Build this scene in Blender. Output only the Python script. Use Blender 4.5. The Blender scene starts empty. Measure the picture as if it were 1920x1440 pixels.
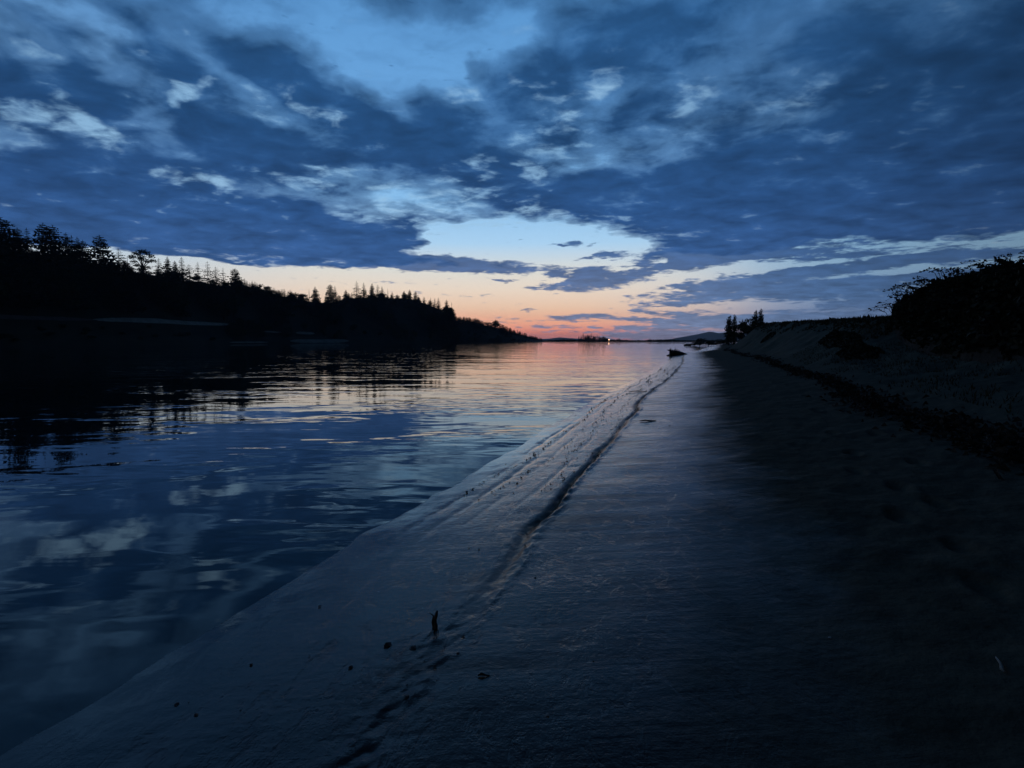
import bpy, math, random
import numpy as np
from mathutils import Vector

C = bpy.context.scene
COL = C.collection
rnd = random.Random(7)
rs = np.random.RandomState(11)

# ------------------------------------------------------------------ camera
F, HX, CY, HOR = 950.0, 960.0, 720.0, 638.0        # focal length, centre and horizon, in photo pixels
CAMH = 1.75
ALPHA = math.atan((CY - HOR) / F)
cam_d = bpy.data.cameras.new('camera')
cam = bpy.data.objects.new('camera', cam_d)
COL.objects.link(cam)
cam.location = (0, 0, CAMH)
cam.rotation_euler = (math.pi / 2 - ALPHA, 0, 0)
cam_d.sensor_width = 36.0
cam_d.lens = 36.0 * F / 1920.0
cam_d.clip_start = 0.05
cam_d.clip_end = 60000
C.camera = cam
CA, SA = math.cos(ALPHA), math.sin(ALPHA)


def ray(px, py):
    a, b = (px - HX) / F, (CY - py) / F
    return Vector((a, CA + b * SA, -SA + b * CA))


def at(px, py, Y):                                  # point of the place seen at a pixel, at depth Y
    d = ray(px, py)
    return Vector((d.x / d.y * Y, Y, CAMH + d.z / d.y * Y))


def azel(px, py):
    d = ray(px, py).normalized()
    return math.degrees(math.atan2(d.x, d.y)), math.degrees(math.asin(d.z))


def lin(r, g, b):
    def f(c):
        c /= 255.0
        return c / 12.92 if c <= 0.04045 else ((c + 0.055) / 1.055) ** 2.4
    return (f(r), f(g), f(b), 1.0)


# ------------------------------------------------------------------ render settings
C.view_settings.view_transform = 'Standard'
C.view_settings.look = 'None'
C.view_settings.exposure = 0.0
C.view_settings.gamma = 1.0
C.view_settings.use_curve_mapping = False
C.cycles.use_denoising = True
C.cycles.max_bounces = 6
C.cycles.diffuse_bounces = 2
C.cycles.glossy_bounces = 3
C.cycles.transparent_max_bounces = 8
C.cycles.volume_bounces = 0
C.cycles.caustics_reflective = False


# ------------------------------------------------------------------ node helpers
class NT:
    def __init__(self, tree):
        self.t = tree
        tree.nodes.clear()

    def n(self, typ, **kw):
        nd = self.t.nodes.new(typ)
        for k, v in kw.items():
            setattr(nd, k, v)
        return nd

    def put(self, sock, v):
        if isinstance(v, bpy.types.NodeSocket):
            self.t.links.new(v, sock)
        elif v is not None:
            sock.default_value = v

    def m(self, op, a, b=None, c=None, clamp=False):
        nd = self.n('ShaderNodeMath', operation=op, use_clamp=clamp)
        for i, v in enumerate((a, b, c)):
            if v is not None:
                self.put(nd.inputs[i], v)
        return nd.outputs[0]

    def vm(self, op, a, b=None, scale=None):
        nd = self.n('ShaderNodeVectorMath', operation=op)
        self.put(nd.inputs[0], a)
        if b is not None:
            self.put(nd.inputs[1], b)
        if scale is not None:
            self.put(nd.inputs[3], scale)
        return nd.outputs[0]

    def xyz(self, x, y, z=0.0):
        nd = self.n('ShaderNodeCombineXYZ')
        for i, v in enumerate((x, y, z)):
            self.put(nd.inputs[i], v)
        return nd.outputs[0]

    def sep(self, v):
        nd = self.n('ShaderNodeSeparateXYZ')
        self.put(nd.inputs[0], v)
        return nd.outputs

    def noise(self, vec, scale, detail=4, rough=0.5, dist=0.0, out='Fac', dim='3D'):
        nd = self.n('ShaderNodeTexNoise', noise_dimensions=dim)
        self.put(nd.inputs['Vector'], vec)
        self.put(nd.inputs['Scale'], scale)
        nd.inputs['Detail'].default_value = detail
        nd.inputs['Roughness'].default_value = rough
        nd.inputs['Distortion'].default_value = dist
        return nd.outputs[out]

    def rng(self, v, a, b, c=0.0, d=1.0, smooth=True):
        nd = self.n('ShaderNodeMapRange', interpolation_type='SMOOTHSTEP' if smooth else 'LINEAR')
        for i, q in enumerate((v, a, b, c, d)):
            self.put(nd.inputs[i], q)
        return nd.outputs[0]

    def mix(self, f, a, b, blend='MIX'):
        nd = self.n('ShaderNodeMix', data_type='RGBA', blend_type=blend)
        self.put(nd.inputs[0], f)
        self.put(nd.inputs[6], a)
        self.put(nd.inputs[7], b)
        return nd.outputs[2]

    def ramp(self, f, stops, lo=0.0, hi=1.0):
        """stops: (position, rgba) with positions between lo and hi"""
        nd = self.n('ShaderNodeValToRGB')
        nd.color_ramp.interpolation = 'LINEAR'
        e = nd.color_ramp.elements
        st = [((p - lo) / (hi - lo), c) for p, c in stops]
        e[0].position, e[0].color = st[0]
        e[1].position, e[1].color = st[-1]
        for p, c in st[1:-1]:
            q = e.new(p)
            q.color = c
        self.put(nd.inputs[0], self.rng(f, lo, hi, smooth=False))
        return nd.outputs[0]

    def map(self, vec, loc=(0, 0, 0), rot=(0, 0, 0), scale=(1, 1, 1), typ='POINT'):
        nd = self.n('ShaderNodeMapping', vector_type=typ)
        self.put(nd.inputs[0], vec)
        nd.inputs[1].default_value = loc
        nd.inputs[2].default_value = rot
        nd.inputs[3].default_value = scale
        return nd.outputs[0]


# ------------------------------------------------------------------ dusk sky (world), clouds placed by direction
HAZE_LIFT = 1.35
world = bpy.data.worlds.new('World')
C.world = world
world.use_nodes = True
w = NT(world.node_tree)
geo_dir = w.n('ShaderNodeTexCoord').outputs['Generated']
dx, dy, dz = w.sep(geo_dir)
az = w.m('MULTIPLY', w.m('ARCTAN2', dx, dy), 57.29578)
el = w.m('MULTIPLY', w.m('ARCSINE', dz), 57.29578)
zc = w.m('MULTIPLY', w.m('ADD', w.m('ABSOLUTE', dz), 0.14), 0.78)
P = w.xyz(w.m('DIVIDE', dx, zc), w.m('DIVIDE', dy, zc), 0.0)     # the cloud layer seen in perspective

# warp of the direction so that cloud outlines are ragged
wn = w.noise(P, 1.9, 4, 0.52, 0.0, 'Color')
wn = w.vm('SUBTRACT', wn, (0.5, 0.5, 0.5))
wamp = w.rng(el, 1.0, 24.0, 1.2, 12.0, smooth=False)
A = w.vm('ADD', w.xyz(az, el, 0.0), w.vm('MULTIPLY', w.vm('SCALE', wn, scale=wamp), (1.6, 0.6, 0.0)))
SC = w.xyz(w.m('MULTIPLY', az, 0.16), w.m('MULTIPLY', el, 0.62), 0.0)
wn2 = w.vm('SUBTRACT', w.noise(SC, 1.6, 4, 0.55, 0.0, 'Color'), (0.5, 0.5, 0.5))
A2 = w.vm('ADD', w.xyz(az, el, 0.0), w.vm('MULTIPLY', wn2, (9.0, 0.9, 0.0)))


def blobs(vec, table, grow=1.12, cap=0.62, gain=1.5):
    acc = None
    for (px, py, rx, ry, tilt, wt) in table:
        a0, e0 = azel(px, py)
        ra = abs(azel(px + rx * .5, py)[0] - azel(px - rx * .5, py)[0])
        re = abs(azel(px, py + ry * .5)[1] - azel(px, py - ry * .5)[1])
        loc = w.map(vec, (a0, e0, 0), (0, 0, math.radians(tilt)), (ra * grow, re * grow, 1), 'TEXTURE')
        g = w.n('ShaderNodeTexGradient', gradient_type='SPHERICAL')
        w.put(g.inputs[0], loc)
        q = w.m('MINIMUM', g.outputs['Fac'], cap)
        acc = w.m('MULTIPLY', q, wt * gain) if acc is None else w.m('MULTIPLY_ADD', q, wt * gain, acc)
    return acc


BODIES = [
    # (px, py, rx, ry, tilt, weight)   big cloud bodies, and the large openings between them
    (100, 85, 95, 75, 0, .65), (90, 165, 190, 62, 0, .8), (300, 85, 170, 62, -25, .9),
    (400, 225, 170, 66, -18, .6), (330, 290, 330, 70, -6, .8), (100, 290, 200, 40, 0, .5),
    (650, 205, 210, 66, -22, .75), (810, 200, 80, 60, 0, .5), (960, 225, 200, 120, 10, .9),
    (545, 130, 50, 44, 0, .8), (480, 265, 160, 50, 0, .5), (720, 270, 220, 60, 0, .6),
    (300, 420, 640, 85, -2, 1.2), (640, 445, 240, 55, -4, 1.0), (900, 340, 180, 50, 0, .6),
    (1190, 60, 270, 110, 12, .8), (1540, 75, 90, 42, 12, .7), (1230, 195, 130, 80, 30, .5),
    (1350, 335, 460, 95, 8, 1.1), (1700, 290, 400, 130, 4, 1.1), (1560, 405, 560, 85, 0, 1.3),
    (1110, 372, 190, 45, 0, .8), (1850, 390, 260, 90, 0, .9), (1720, 130, 330, 120, 10, .65),
    (1900, 200, 200, 160, 0, .4), (1500, 130, 300, 60, 15, .5),
    (690, 45, 400, 110, -8, -.95), (870, 105, 200, 100, 20, -.75), (868, 175, 50, 60, 0, -.7), (800, 95, 60, 34, 0, .8), (850, 60, 46, 30, 0, .6), (610, 150, 60, 34, -20, .6), (470, 100, 60, 40, -30, .5), (930, 110, 60, 40, 0, .5),
    (25, 60, 80, 70, 0, -.7), (150, 10, 130, 45, 0, -.9), (175, 85, 26, 50, 0, -.5),
    (990, 455, 255, 43, 0, -2.2), (880, 445, 130, 30, 14, -.9), (600, 560, 900, 60, 0, -2.6), (1250, 560, 700, 80, 2, -2.4),
    (1500, 502, 540, 36, 2, -1.15), (1800, 500, 340, 40, 2, -1.4), (300, 540, 500, 60, 0, -1.6),
    (1060, 240, 110, 120, -20, -.42), (1390, 190, 190, 80, 15, -.25), (780, 375, 150, 40, 14, -.5),
]
FLECKS = [                                    # small bright breaks
    (18, 205, 60, 34, 0, .9), (155, 232, 84, 44, -15, 1.2), (320, 160, 100, 26, -45, .7), (178, 80, 26, 50, 0, .6),
    (40, 95, 60, 34, -40, .6), (505, 195, 54, 30, -40, .7), (600, 203, 52, 22, -30, .8), (395, 165, 40, 40, 0, .5),
    (365, 346, 84, 22, 0, .8), (550, 350, 90, 18, 0, .75), (612, 318, 38, 28, 0, .7), (715, 346, 66, 16, 0, .7),
    (785, 380, 140, 46, 12, .85), (900, 302, 36, 24, 0, .7), (870, 192, 30, 22, 0, .6),
    (1050, 195, 70, 50, -20, .55), (1020, 262, 70, 40, 0, .62), (1060, 305, 100, 24, 0, .5), (980, 328, 30, 24, 0, .6),
    (1305, 155, 66, 54, 20, .9), (1350, 224, 130, 34, 10, .5), (1480, 190, 120, 40, 20, .36), (1120, 140, 44, 34, 40, .6),
    (1000, 386, 70, 18, 0, .6), (1640, 205, 150, 40, 20, .35), (1780, 225, 120, 34, 20, .3), (870, 425, 120, 22, 10, .6),
    (1030, 415, 160, 20, 0, .6), (1200, 437, 150, 16, -4, .6), (1850, 440, 160, 20, 0, .4), (40, 270, 90, 26, 0, .4),
    (440, 480, 170, 10, -3, .6), (618, 484, 26, 10, 0, .9),
]
STREAKS = [                                   # long thin clouds low over the afterglow
    (870, 500, 300, 17, -2, 1.3), (690, 482, 260, 22, -2, 1.2), (480, 486, 220, 10, -3, .7), (1110, 530, 125, 19, 5, 1.5), (1090, 512, 70, 13, 4, 1.1),
    (1135, 478, 50, 12, 3, 1.1), (1065, 458, 28, 9, 0, .9), (1112, 458, 22, 7, 0, .8),
    (1290, 476, 150, 24, 3, 1.3), (1480, 466, 260, 22, 0, 1.1), (1450, 517, 260, 13, 3, 1.2), (1250, 508, 110, 9, 2, .9), (1340, 490, 190, 12, 3, 1.0), (1560, 482, 150, 10, 2, .9), (1720, 470, 180, 12, 2, .9),
    (1400, 546, 250, 25, 3, 1.5), (1580, 548, 190, 24, 0, 1.2), (1620, 580, 260, 18, 0, 1.1), (1780, 520, 220, 14, 0, .9), (1850, 480, 220, 18, 0, .9),
    (1760, 555, 200, 18, 0, .9), (1700, 490, 260, 12, 2, .9), (1880, 505, 200, 14, 0, 1.0), (1560, 498, 160, 8, 3, .7), (1640, 525, 160, 10, 3, .9), (1310, 599, 170, 14, 0, 1.4), (1235, 585, 100, 6, 0, 1.0), (1090, 593, 80, 6, -1, 1.3),
    (1040, 612, 70, 6, 0, 1.1), (930, 601, 150, 9, 0, .55), (1260, 629, 200, 13, 0, 1.5),
    (1190, 614, 110, 6, 0, 1.1), (1300, 614, 100, 5, 0, 1.1), (1480, 602, 220, 16, 0, 1.1), (1200, 577, 40, 5, 0, .8), (1265, 571, 60, 5, 0, .8),
    (960, 527, 26, 5, 0, .9), (990, 582, 18, 4, 0, .9), (820, 552, 160, 6, -1, .45), (700, 530, 200, 5, -1, .4), (1140, 600, 120, 4, 0, .7), (1060, 622, 90, 4, 0, .7),
]
fb = w.noise(P, 2.4, 8, 0.55, 0.35)
fb2 = w.noise(w.map(P, (3.1, 7.7, 0), (0, 0, 0.5), (1.0, 1.25, 1.0)), 5.0, 5, 0.5, 0.45)
fine = w.noise(w.map(P, (9.1, 2.2, 4.0)), 22.0, 4, 0.6, 0.3)
N = w.m('MULTIPLY', w.m('SUBTRACT', fb, 0.5), 1.7)
N = w.m('MULTIPLY_ADD', w.m('SUBTRACT', fb2, 0.5), 1.25, N)
N = w.m('MULTIPLY_ADD', w.m('SUBTRACT', fine, 0.5), 0.30, N)
N = w.m('MULTIPLY', N, w.rng(el, 0.5, 14.0, 0.8, 1.0))
cov = w.m('ADD', blobs(A, BODIES), w.rng(el, 6.0, 14.0, -0.1, 0.26))
cov = w.m('ADD', cov, w.rng(el, 33.0, 55.0, 0.0, 0.5))
D = w.m('ADD', w.m('MULTIPLY', w.m('MAXIMUM', w.m('MINIMUM', cov, 1.2), -1.6), w.rng(el, 5.0, 18.0, 1.0, 0.66)), N)
dens = w.rng(D, w.rng(el, 6.0, 16.0, -0.05, -0.45), w.rng(el, 6.0, 16.0, 0.45, 0.95), smooth=False)
fb3 = w.noise(w.map(P, (1.7, 5.2, 2.0), (0, 0, 0.35), (1.0, 1.35, 1.0)), 7.5, 4, 0.5, 0.5)
fleck = w.m('MULTIPLY_ADD', w.m('SUBTRACT', 0.5, fb2), 1.9, w.m('MULTIPLY', blobs(A, FLECKS, 1.35), 0.9))
fleck = w.m('MULTIPLY_ADD', w.m('SUBTRACT', fb3, 0.5), 2.3, fleck)
fleck = w.m('MULTIPLY_ADD', w.m('SUBTRACT', 0.5, fine), 0.55, fleck)
fleck = w.rng(fleck, 0.40, 1.50)
sn = w.noise(SC, 3.2, 7, 0.6, 0.25)
sn2 = w.noise(w.map(SC, (4, 4, 0), (0, 0, 0), (0.5, 1.0, 1.0)), 9.0, 4, 0.6, 0.2)
sd = w.m('MULTIPLY_ADD', w.m('SUBTRACT', sn, 0.5), 2.7, blobs(A2, STREAKS, 1.12, .62, 1.35))
sd = w.m('MULTIPLY_ADD', w.m('SUBTRACT', sn2, 0.5), 1.3, sd)
streak = w.rng(sd, 0.36, 1.04)

# clear sky: towards the afterglow and away from it
glow = w.ramp(el, [(0, lin(200, 128, 132)), (1.0, lin(238, 146, 124)), (2.0, lin(247, 177, 146)), (3.6, lin(244, 206, 178)),
                   (5.6, lin(239, 221, 203)), (7.6, lin(224, 224, 218)), (10.6, lin(172, 212, 244)), (15, lin(138, 192, 238)),
                   (21, lin(112, 170, 226)), (32, lin(92, 152, 210)), (48, lin(34, 68, 114)), (90, lin(14, 30, 56))], 0, 90)
side = w.ramp(el, [(0, lin(128, 140, 168)), (2.0, lin(186, 172, 178)), (4.0, lin(214, 204, 200)), (6.5, lin(204, 212, 218)),
                   (10, lin(168, 206, 236)), (16, lin(124, 174, 222)), (32, lin(78, 136, 196)), (48, lin(33, 66, 110)),
                   (90, lin(14, 30, 56))], 0, 90)
right = w.ramp(el, [(0, lin(96, 116, 156)), (2.0, lin(112, 136, 178)), (4.0, lin(128, 158, 198)), (7, lin(146, 184, 216)),
                    (10, lin(142, 188, 224)), (16, lin(112, 162, 210)), (32, lin(74, 128, 186)), (48, lin(30, 62, 104)), (90, lin(14, 30, 56))], 0, 90)
side = w.mix(w.rng(az, 16.0, 34.0), side, right)
azd = w.m('ABSOLUTE', w.m('ADD', az, 6.0))
clear = w.mix(w.rng(azd, 11.0, 34.0), glow, side)
# cloud colours
dark = w.ramp(el, [(0, lin(134, 134, 160)), (1.5, lin(100, 122, 158)), (4.0, lin(72, 106, 152)), (8, lin(50, 86, 138)), (13, lin(40, 78, 129)),
                   (20, lin(33, 72, 118)), (30, lin(37, 80, 127)), (40, lin(16, 38, 68)), (90, lin(9, 21, 41))], 0, 90)
pale = w.ramp(el, [(0, lin(240, 160, 140)), (3, lin(214, 196, 190)), (7, lin(200, 214, 226)), (12, lin(158, 198, 230)),
                   (20, lin(140, 186, 224)), (25, lin(152, 194, 227)), (34, lin(112, 166, 216)), (50, lin(50, 90, 145)), (90, lin(30, 60, 105))], 0, 90)
mod = w.rng(w.m('ADD', w.m('MULTIPLY', fb2, 0.45), w.m('MULTIPLY_ADD', fb, 0.40, w.m('MULTIPLY', w.m('SUBTRACT', 1.0, fb3), 0.15))), 0.38, 0.62, 1.42, 0.80, smooth=False)
dark = w.vm('SCALE', dark, scale=mod)
mid = w.mix(0.62, clear, dark)
veil = w.m('MULTIPLY', w.rng(w.m('MULTIPLY_ADD', fb, 0.5, w.m('MULTIPLY', fb3, 0.5)), 0.40, 0.60), w.rng(el, 13.0, 20.0, 0.0, 0.3))
base = w.mix(veil, clear, mid)
sky = w.mix(w.rng(dens, 0.0, 0.42), base, mid)
sky = w.mix(w.rng(dens, 0.34, 0.84), sky, dark)
sky = w.mix(w.m('MULTIPLY', fleck, w.rng(az, 2.0, 30.0, 0.9, 0.5)), sky, pale)
sky = w.mix(w.m('MULTIPLY', streak, 0.92), sky, dark)
# the sky darkens away from the place where the sun went down
dim = w.rng(dy, -0.6, 0.80, 0.16, 1.0, smooth=False)
dim = w.m('MULTIPLY', dim, w.rng(az, 16.0, 56.0, 1.0, 0.5))
dim = w.m('MULTIPLY', dim, w.rng(el, -3.0, -0.3, 0.1, 1.0))
sky = w.vm('SCALE', sky, scale=dim)
sky = w.vm('SCALE', sky, scale=w.rng(el, 0.0, 3.0, HAZE_LIFT, 1.0))
nish = w.n('ShaderNodeTexSky', sky_type='NISHITA', sun_disc=False)
nish.sun_elevation = math.radians(-2.5)
nish.sun_rotation = math.radians(-2.0)
sky = w.vm('ADD', sky, w.vm('SCALE', nish.outputs[0], scale=0.01))
bg = w.n('ShaderNodeBackground')
w.put(bg.inputs[0], sky)
bg.inputs[1].default_value = 1.0
wo = w.n('ShaderNodeOutputWorld')
w.put(wo.inputs[0], bg.outputs[0])
world.cycles.sampling_method = 'MANUAL'
world.cycles.sample_map_resolution = 512
# the sun is already below the horizon: no sun lamp


# ------------------------------------------------------------------ object helpers
def tag(o, label=None, cat=None, group=None, kind=None):
    if label: o['label'] = label
    if cat: o['category'] = cat
    if group: o['group'] = group
    if kind: o['kind'] = kind
    return o


def mesh_np(name, verts, faces, mat=None, smooth=False):
    me = bpy.data.meshes.new(name)
    verts = np.asarray(verts, dtype=np.float32)
    faces = np.asarray(faces, dtype=np.int32)
    k = faces.shape[1]
    me.vertices.add(len(verts))
    me.vertices.foreach_set('co', verts.ravel())
    me.loops.add(faces.size)
    me.loops.foreach_set('vertex_index', faces.ravel())
    me.polygons.add(len(faces))
    me.polygons.foreach_set('loop_start', np.arange(len(faces), dtype=np.int32) * k)
    if smooth:
        me.polygons.foreach_set('use_smooth', np.ones(len(faces), dtype=bool))
    me.update(calc_edges=True)
    if mat: me.materials.append(mat)
    return me


def obj(name, me, parent=None, loc=None):
    o = bpy.data.objects.new(name, me)
    COL.objects.link(o)
    if parent: o.parent = parent
    if loc is not None: o.location = loc
    return o


def thing(name, loc, label, cat, group=None, rotz=0.0):
    o = bpy.data.objects.new(name, None)
    COL.objects.link(o)
    o.empty_display_size = 0.2
    o.location = loc
    o.rotation_euler = (0, 0, rotz)
    return tag(o, label, cat, group)


def grid(name, X, Y, Z, mat, smooth=True):
    r, c = X.shape
    v = np.stack([X, Y, Z], -1).reshape(-1, 3)
    i = np.arange(r * c).reshape(r, c)
    f = np.stack([i[:-1, :-1], i[:-1, 1:], i[1:, 1:], i[1:, :-1]], -1).reshape(-1, 4)
    return mesh_np(name, v, f, mat, smooth)


class MB:
    """collects triangles and tubes for one mesh"""
    def __init__(self):
        self.v, self.f = [], []

    def tri(self, a, b, c):
        i = len(self.v)
        self.v += [tuple(a), tuple(b), tuple(c)]
        self.f.append((i, i + 1, i + 2))

    def quad(self, a, b, c, d):
        i = len(self.v)
        self.v += [tuple(a), tuple(b), tuple(c), tuple(d)]
        self.f += [(i, i + 1, i + 2), (i, i + 2, i + 3)]

    def tube(self, pts, radii, n=5):
        pts = [Vector(p) for p in pts]
        base = len(self.v)
        for k, p in enumerate(pts):
            t = (pts[min(k + 1, len(pts) - 1)] - pts[max(k - 1, 0)]).normalized()
            s = t.cross(Vector((0, 0, 1)))
            if s.length < 1e-3: s = Vector((1, 0, 0))
            s.normalize()
            u = s.cross(t)
            for j in range(n):
                a = 2 * math.pi * j / n
                self.v.append(tuple(p + (s * math.cos(a) + u * math.sin(a)) * radii[k]))
        for k in range(len(pts) - 1):
            for j in range(n):
                a, b = base + k * n + j, base + k * n + (j + 1) % n
                self.f += [(a, b, b + n), (a, b + n, a + n)]
        e = base + (len(pts) - 1) * n
        for j in range(1, n - 1):
            self.f.append((e, e + j, e + j + 1))
            self.f.append((base, base + j + 1, base + j))

    def mesh(self, name, mat, smooth=False):
        return mesh_np(name, self.v, self.f, mat, smooth)


def hash2(i, j, seed):
    n = (i.astype(np.int64) * 374761393 + j.astype(np.int64) * 668265263 + seed * 982451653) & 0xffffffff
    n = ((n ^ (n >> 13)) * 1274126177) & 0xffffffff
    n = n ^ (n >> 16)
    return (n & 0xffff) / 65535.0


def vnoise(x, y, seed=0):
    xi, yi = np.floor(x), np.floor(y)
    fx, fy = x - xi, y - yi
    fx, fy = fx * fx * (3 - 2 * fx), fy * fy * (3 - 2 * fy)
    a, b = hash2(xi, yi, seed), hash2(xi + 1, yi, seed)
    c, d = hash2(xi, yi + 1, seed), hash2(xi + 1, yi + 1, seed)
    return (a * (1 - fx) + b * fx) * (1 - fy) + (c * (1 - fx) + d * fx) * fy


def fbm(x, y, seed=0, oct=4, gain=0.5):
    s, amp, tot = 0, 1.0, 0
    for k in range(oct):
        s = s + amp * (vnoise(x * 2 ** k + 17.3 * k, y * 2 ** k - 9.1 * k, seed + k) - 0.5)
        tot += amp
        amp *= gain
    return s / tot * 2


def sstep(x, a, b):
    t = np.clip((x - a) / (b - a), 0, 1)
    return t * t * (3 - 2 * t)


# ------------------------------------------------------------------ materials
def material(name):
    m = bpy.data.materials.new(name)
    m.use_nodes = True
    nt = NT(m.node_tree)
    out = nt.n('ShaderNodeOutputMaterial')
    return m, nt, out


def plain(name, c0, c1, scale=3.0, rough=0.9, spec=0.15, bump=0.0):
    m, t, out = material(name)
    b = t.n('ShaderNodeBsdfPrincipled')
    co = t.n('ShaderNodeTexCoord').outputs['Object']
    nz = t.noise(co, scale, 5, 0.6)
    oi = t.n('ShaderNodeObjectInfo').outputs['Random']
    f = t.m('ADD', t.rng(nz, 0.3, 0.7, 0.0, 0.75), t.m('MULTIPLY', oi, 0.25))
    t.put(b.inputs['Base Color'], t.mix(f, (*c0, 1), (*c1, 1)))
    b.inputs['Roughness'].default_value = rough
    b.inputs['Specular IOR Level'].default_value = spec
    if bump:
        bp = t.n('ShaderNodeBump')
        bp.inputs['Strength'].default_value = 1.0
        bp.inputs['Distance'].default_value = bump
        t.put(bp.inputs['Height'], nz)
        t.put(b.inputs['Normal'], bp.outputs[0])
    t.put(out.inputs[0], b.outputs[0])
    return m


M_needle = plain('needles', (0.012, 0.018, 0.012), (0.03, 0.042, 0.022), 0.6)
M_leaf = plain('leaves', (0.018, 0.026, 0.012), (0.045, 0.06, 0.025), 0.8)
M_bramble = plain('bramble_leaves', (0.016, 0.018, 0.01), (0.036, 0.036, 0.02), 2.5, 0.8, 0.12)
M_bark = plain('bark', (0.03, 0.024, 0.018), (0.06, 0.05, 0.04), 4.0, 0.95, 0.1, 0.03)
M_drift = plain('driftwood', (0.022, 0.018, 0.015), (0.06, 0.05, 0.042), 9.0, 0.85, 0.2, 0.02)
M_pale_wood = plain('pale_driftwood', (0.18, 0.16, 0.14), (0.32, 0.29, 0.26), 30.0, 0.8, 0.2, 0.004)
M_stick = plain('wet_stick', (0.02, 0.016, 0.013), (0.11, 0.085, 0.07), 26.0, 0.6, 0.3, 0.006)
M_floor = plain('forest_floor', (0.012, 0.014, 0.009), (0.03, 0.032, 0.02), 0.08)
M_gravel = plain('pale_gravel', (0.16, 0.17, 0.15), (0.3, 0.31, 0.28), 0.35)
M_dim = plain('dim_bank_soil', (0.06, 0.055, 0.055), (0.1, 0.09, 0.09), 0.5)
M_farland = plain('far_land', (0.014, 0.016, 0.01), (0.03, 0.032, 0.02), 0.02)
M_mount = plain('mountain_slope', (0.04, 0.05, 0.05), (0.07, 0.08, 0.075), 0.004)
M_stone = plain('wet_stone', (0.03, 0.028, 0.026), (0.08, 0.075, 0.07), 12.0, 0.6, 0.3)
M_pale_stone = plain('pale_stone', (0.3, 0.29, 0.27), (0.45, 0.43, 0.4), 20.0, 0.7, 0.3)
M_wrack = plain('wrack', (0.018, 0.013, 0.01), (0.05, 0.037, 0.026), 6.0, 0.8, 0.2)
M_grass = plain('dune_grass', (0.03, 0.03, 0.015), (0.06, 0.058, 0.03), 1.2)
M_timber = plain('weathered_timber', (0.03, 0.026, 0.022), (0.07, 0.06, 0.05), 3.0)

M_lamp, t_, o_ = material('lit_lamp')
e_ = t_.n('ShaderNodeEmission')
e_.inputs[0].default_value = (1.0, 0.55, 0.26, 1)
e_.inputs[1].default_value = 6.0
t_.put(o_.inputs[0], e_.outputs[0])

# --- shore line of the near beach, in world metres: x of the water's edge as a function of y
SH_Y = np.array([-60, 0, 2, 8, 16, 24, 37, 52, 62, 72, 85, 135, 180, 300, 520, 700], float)
SH_X = np.array([-22.6, -2.75, -2.1, -0.05, 2.9, 6.0, 10.7, 16.0, 19.4, 23.6, 31.0, 52.0, 70.0, 150.0, 420.0, 700.0], float)


def xw(y):
    y = np.asarray(y, float)
    yy = np.linspace(-60, 700, 1521)
    xx = np.interp(yy, SH_Y, SH_X)
    k = np.ones(9) / 9
    xs = np.convolve(np.pad(xx, 4, mode='edge'), k, 'valid')
    xs[:5], xs[-5:] = xx[:5], xx[-5:]
    return np.interp(y, yy, xs) + 0.11 * fbm(y * 0.42, y * 0 + 3.3, 5, 4) + 0.35 * fbm(y * 0.07, y * 0 + 7.3, 6, 2) * np.clip((y - 8) / 20, 0, 1)


COSF = 0.95

# sand: wetness follows the distance from the water's edge
M_sand, t_, o_ = material('river_sand')
b_ = t_.n('ShaderNodeBsdfPrincipled')
co = t_.n('ShaderNodeTexCoord').outputs['Object']
ua = t_.n('ShaderNodeAttribute', attribute_name='shore').outputs['Fac']
gr = t_.n('ShaderNodeAttribute', attribute_name='disturbed').outputs['Fac']
n_big = t_.noise(co, 0.45, 3, 0.5)
st_v = t_.map(co, (0, 0, 0), (0, 0, math.radians(-4)), (0.55, 5.0, 1.0))
streak = t_.noise(st_v, 1.0, 6, 0.62, 0.35)
st2 = t_.noise(t_.map(co, (5, 3, 0), (0, 0, math.radians(6)), (1.5, 17.0, 1.0)), 1.0, 4, 0.6, 0.2)
grain = t_.noise(co, 90.0, 3, 0.6)
spk = t_.noise(co, 22.0, 3, 0.55)
un = t_.m('ADD', ua, t_.m('MULTIPLY_ADD', t_.m('SUBTRACT', n_big, 0.5), 1.7, t_.m('MULTIPLY', t_.m('SUBTRACT', t_.noise(co, 1.7, 4, 0.6), 0.5), 1.1)))
un = t_.m('ADD', un, t_.m('MULTIPLY', t_.m('SUBTRACT', streak, 0.5), 0.9))
wet = t_.rng(un, 3.9, 2.2, 0.0, 1.0)
wet = t_.m('MULTIPLY', wet, t_.m('SUBTRACT', 1.0, t_.m('MULTIPLY', gr, 0.85)))
drycol = t_.mix(t_.rng(t_.noise(co, 3.0, 6, 0.65), 0.3, 0.7), (0.066, 0.062, 0.046, 1), (0.108, 0.10, 0.075, 1))
drycol = t_.mix(t_.rng(ua, 6.3, 8.2), drycol, t_.mix(t_.rng(t_.noise(co, 0.8, 6, 0.65), 0.3, 0.7), (0.06, 0.065, 0.05, 1), (0.105, 0.112, 0.088, 1)))
wetcol = t_.mix(t_.rng(spk, 0.3, 0.75), (0.015, 0.0145, 0.0135, 1), (0.027, 0.0255, 0.023, 1))
t_.put(b_.inputs['Base Color'], t_.mix(wet, drycol, wetcol))
film = t_.m('MULTIPLY', wet, t_.rng(t_.m('MULTIPLY_ADD', n_big, 0.5, t_.m('MULTIPLY', streak, 0.6)), 0.38, 0.60, 0.50, 1.0))
film = t_.m('MAXIMUM', film, t_.m('MULTIPLY', wet, t_.rng(t_.m('ADD', ua, t_.m('MULTIPLY', t_.m('SUBTRACT', spk, 0.5), 0.8)), 1.7, 1.0, 0.0, 1.0)))
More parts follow.
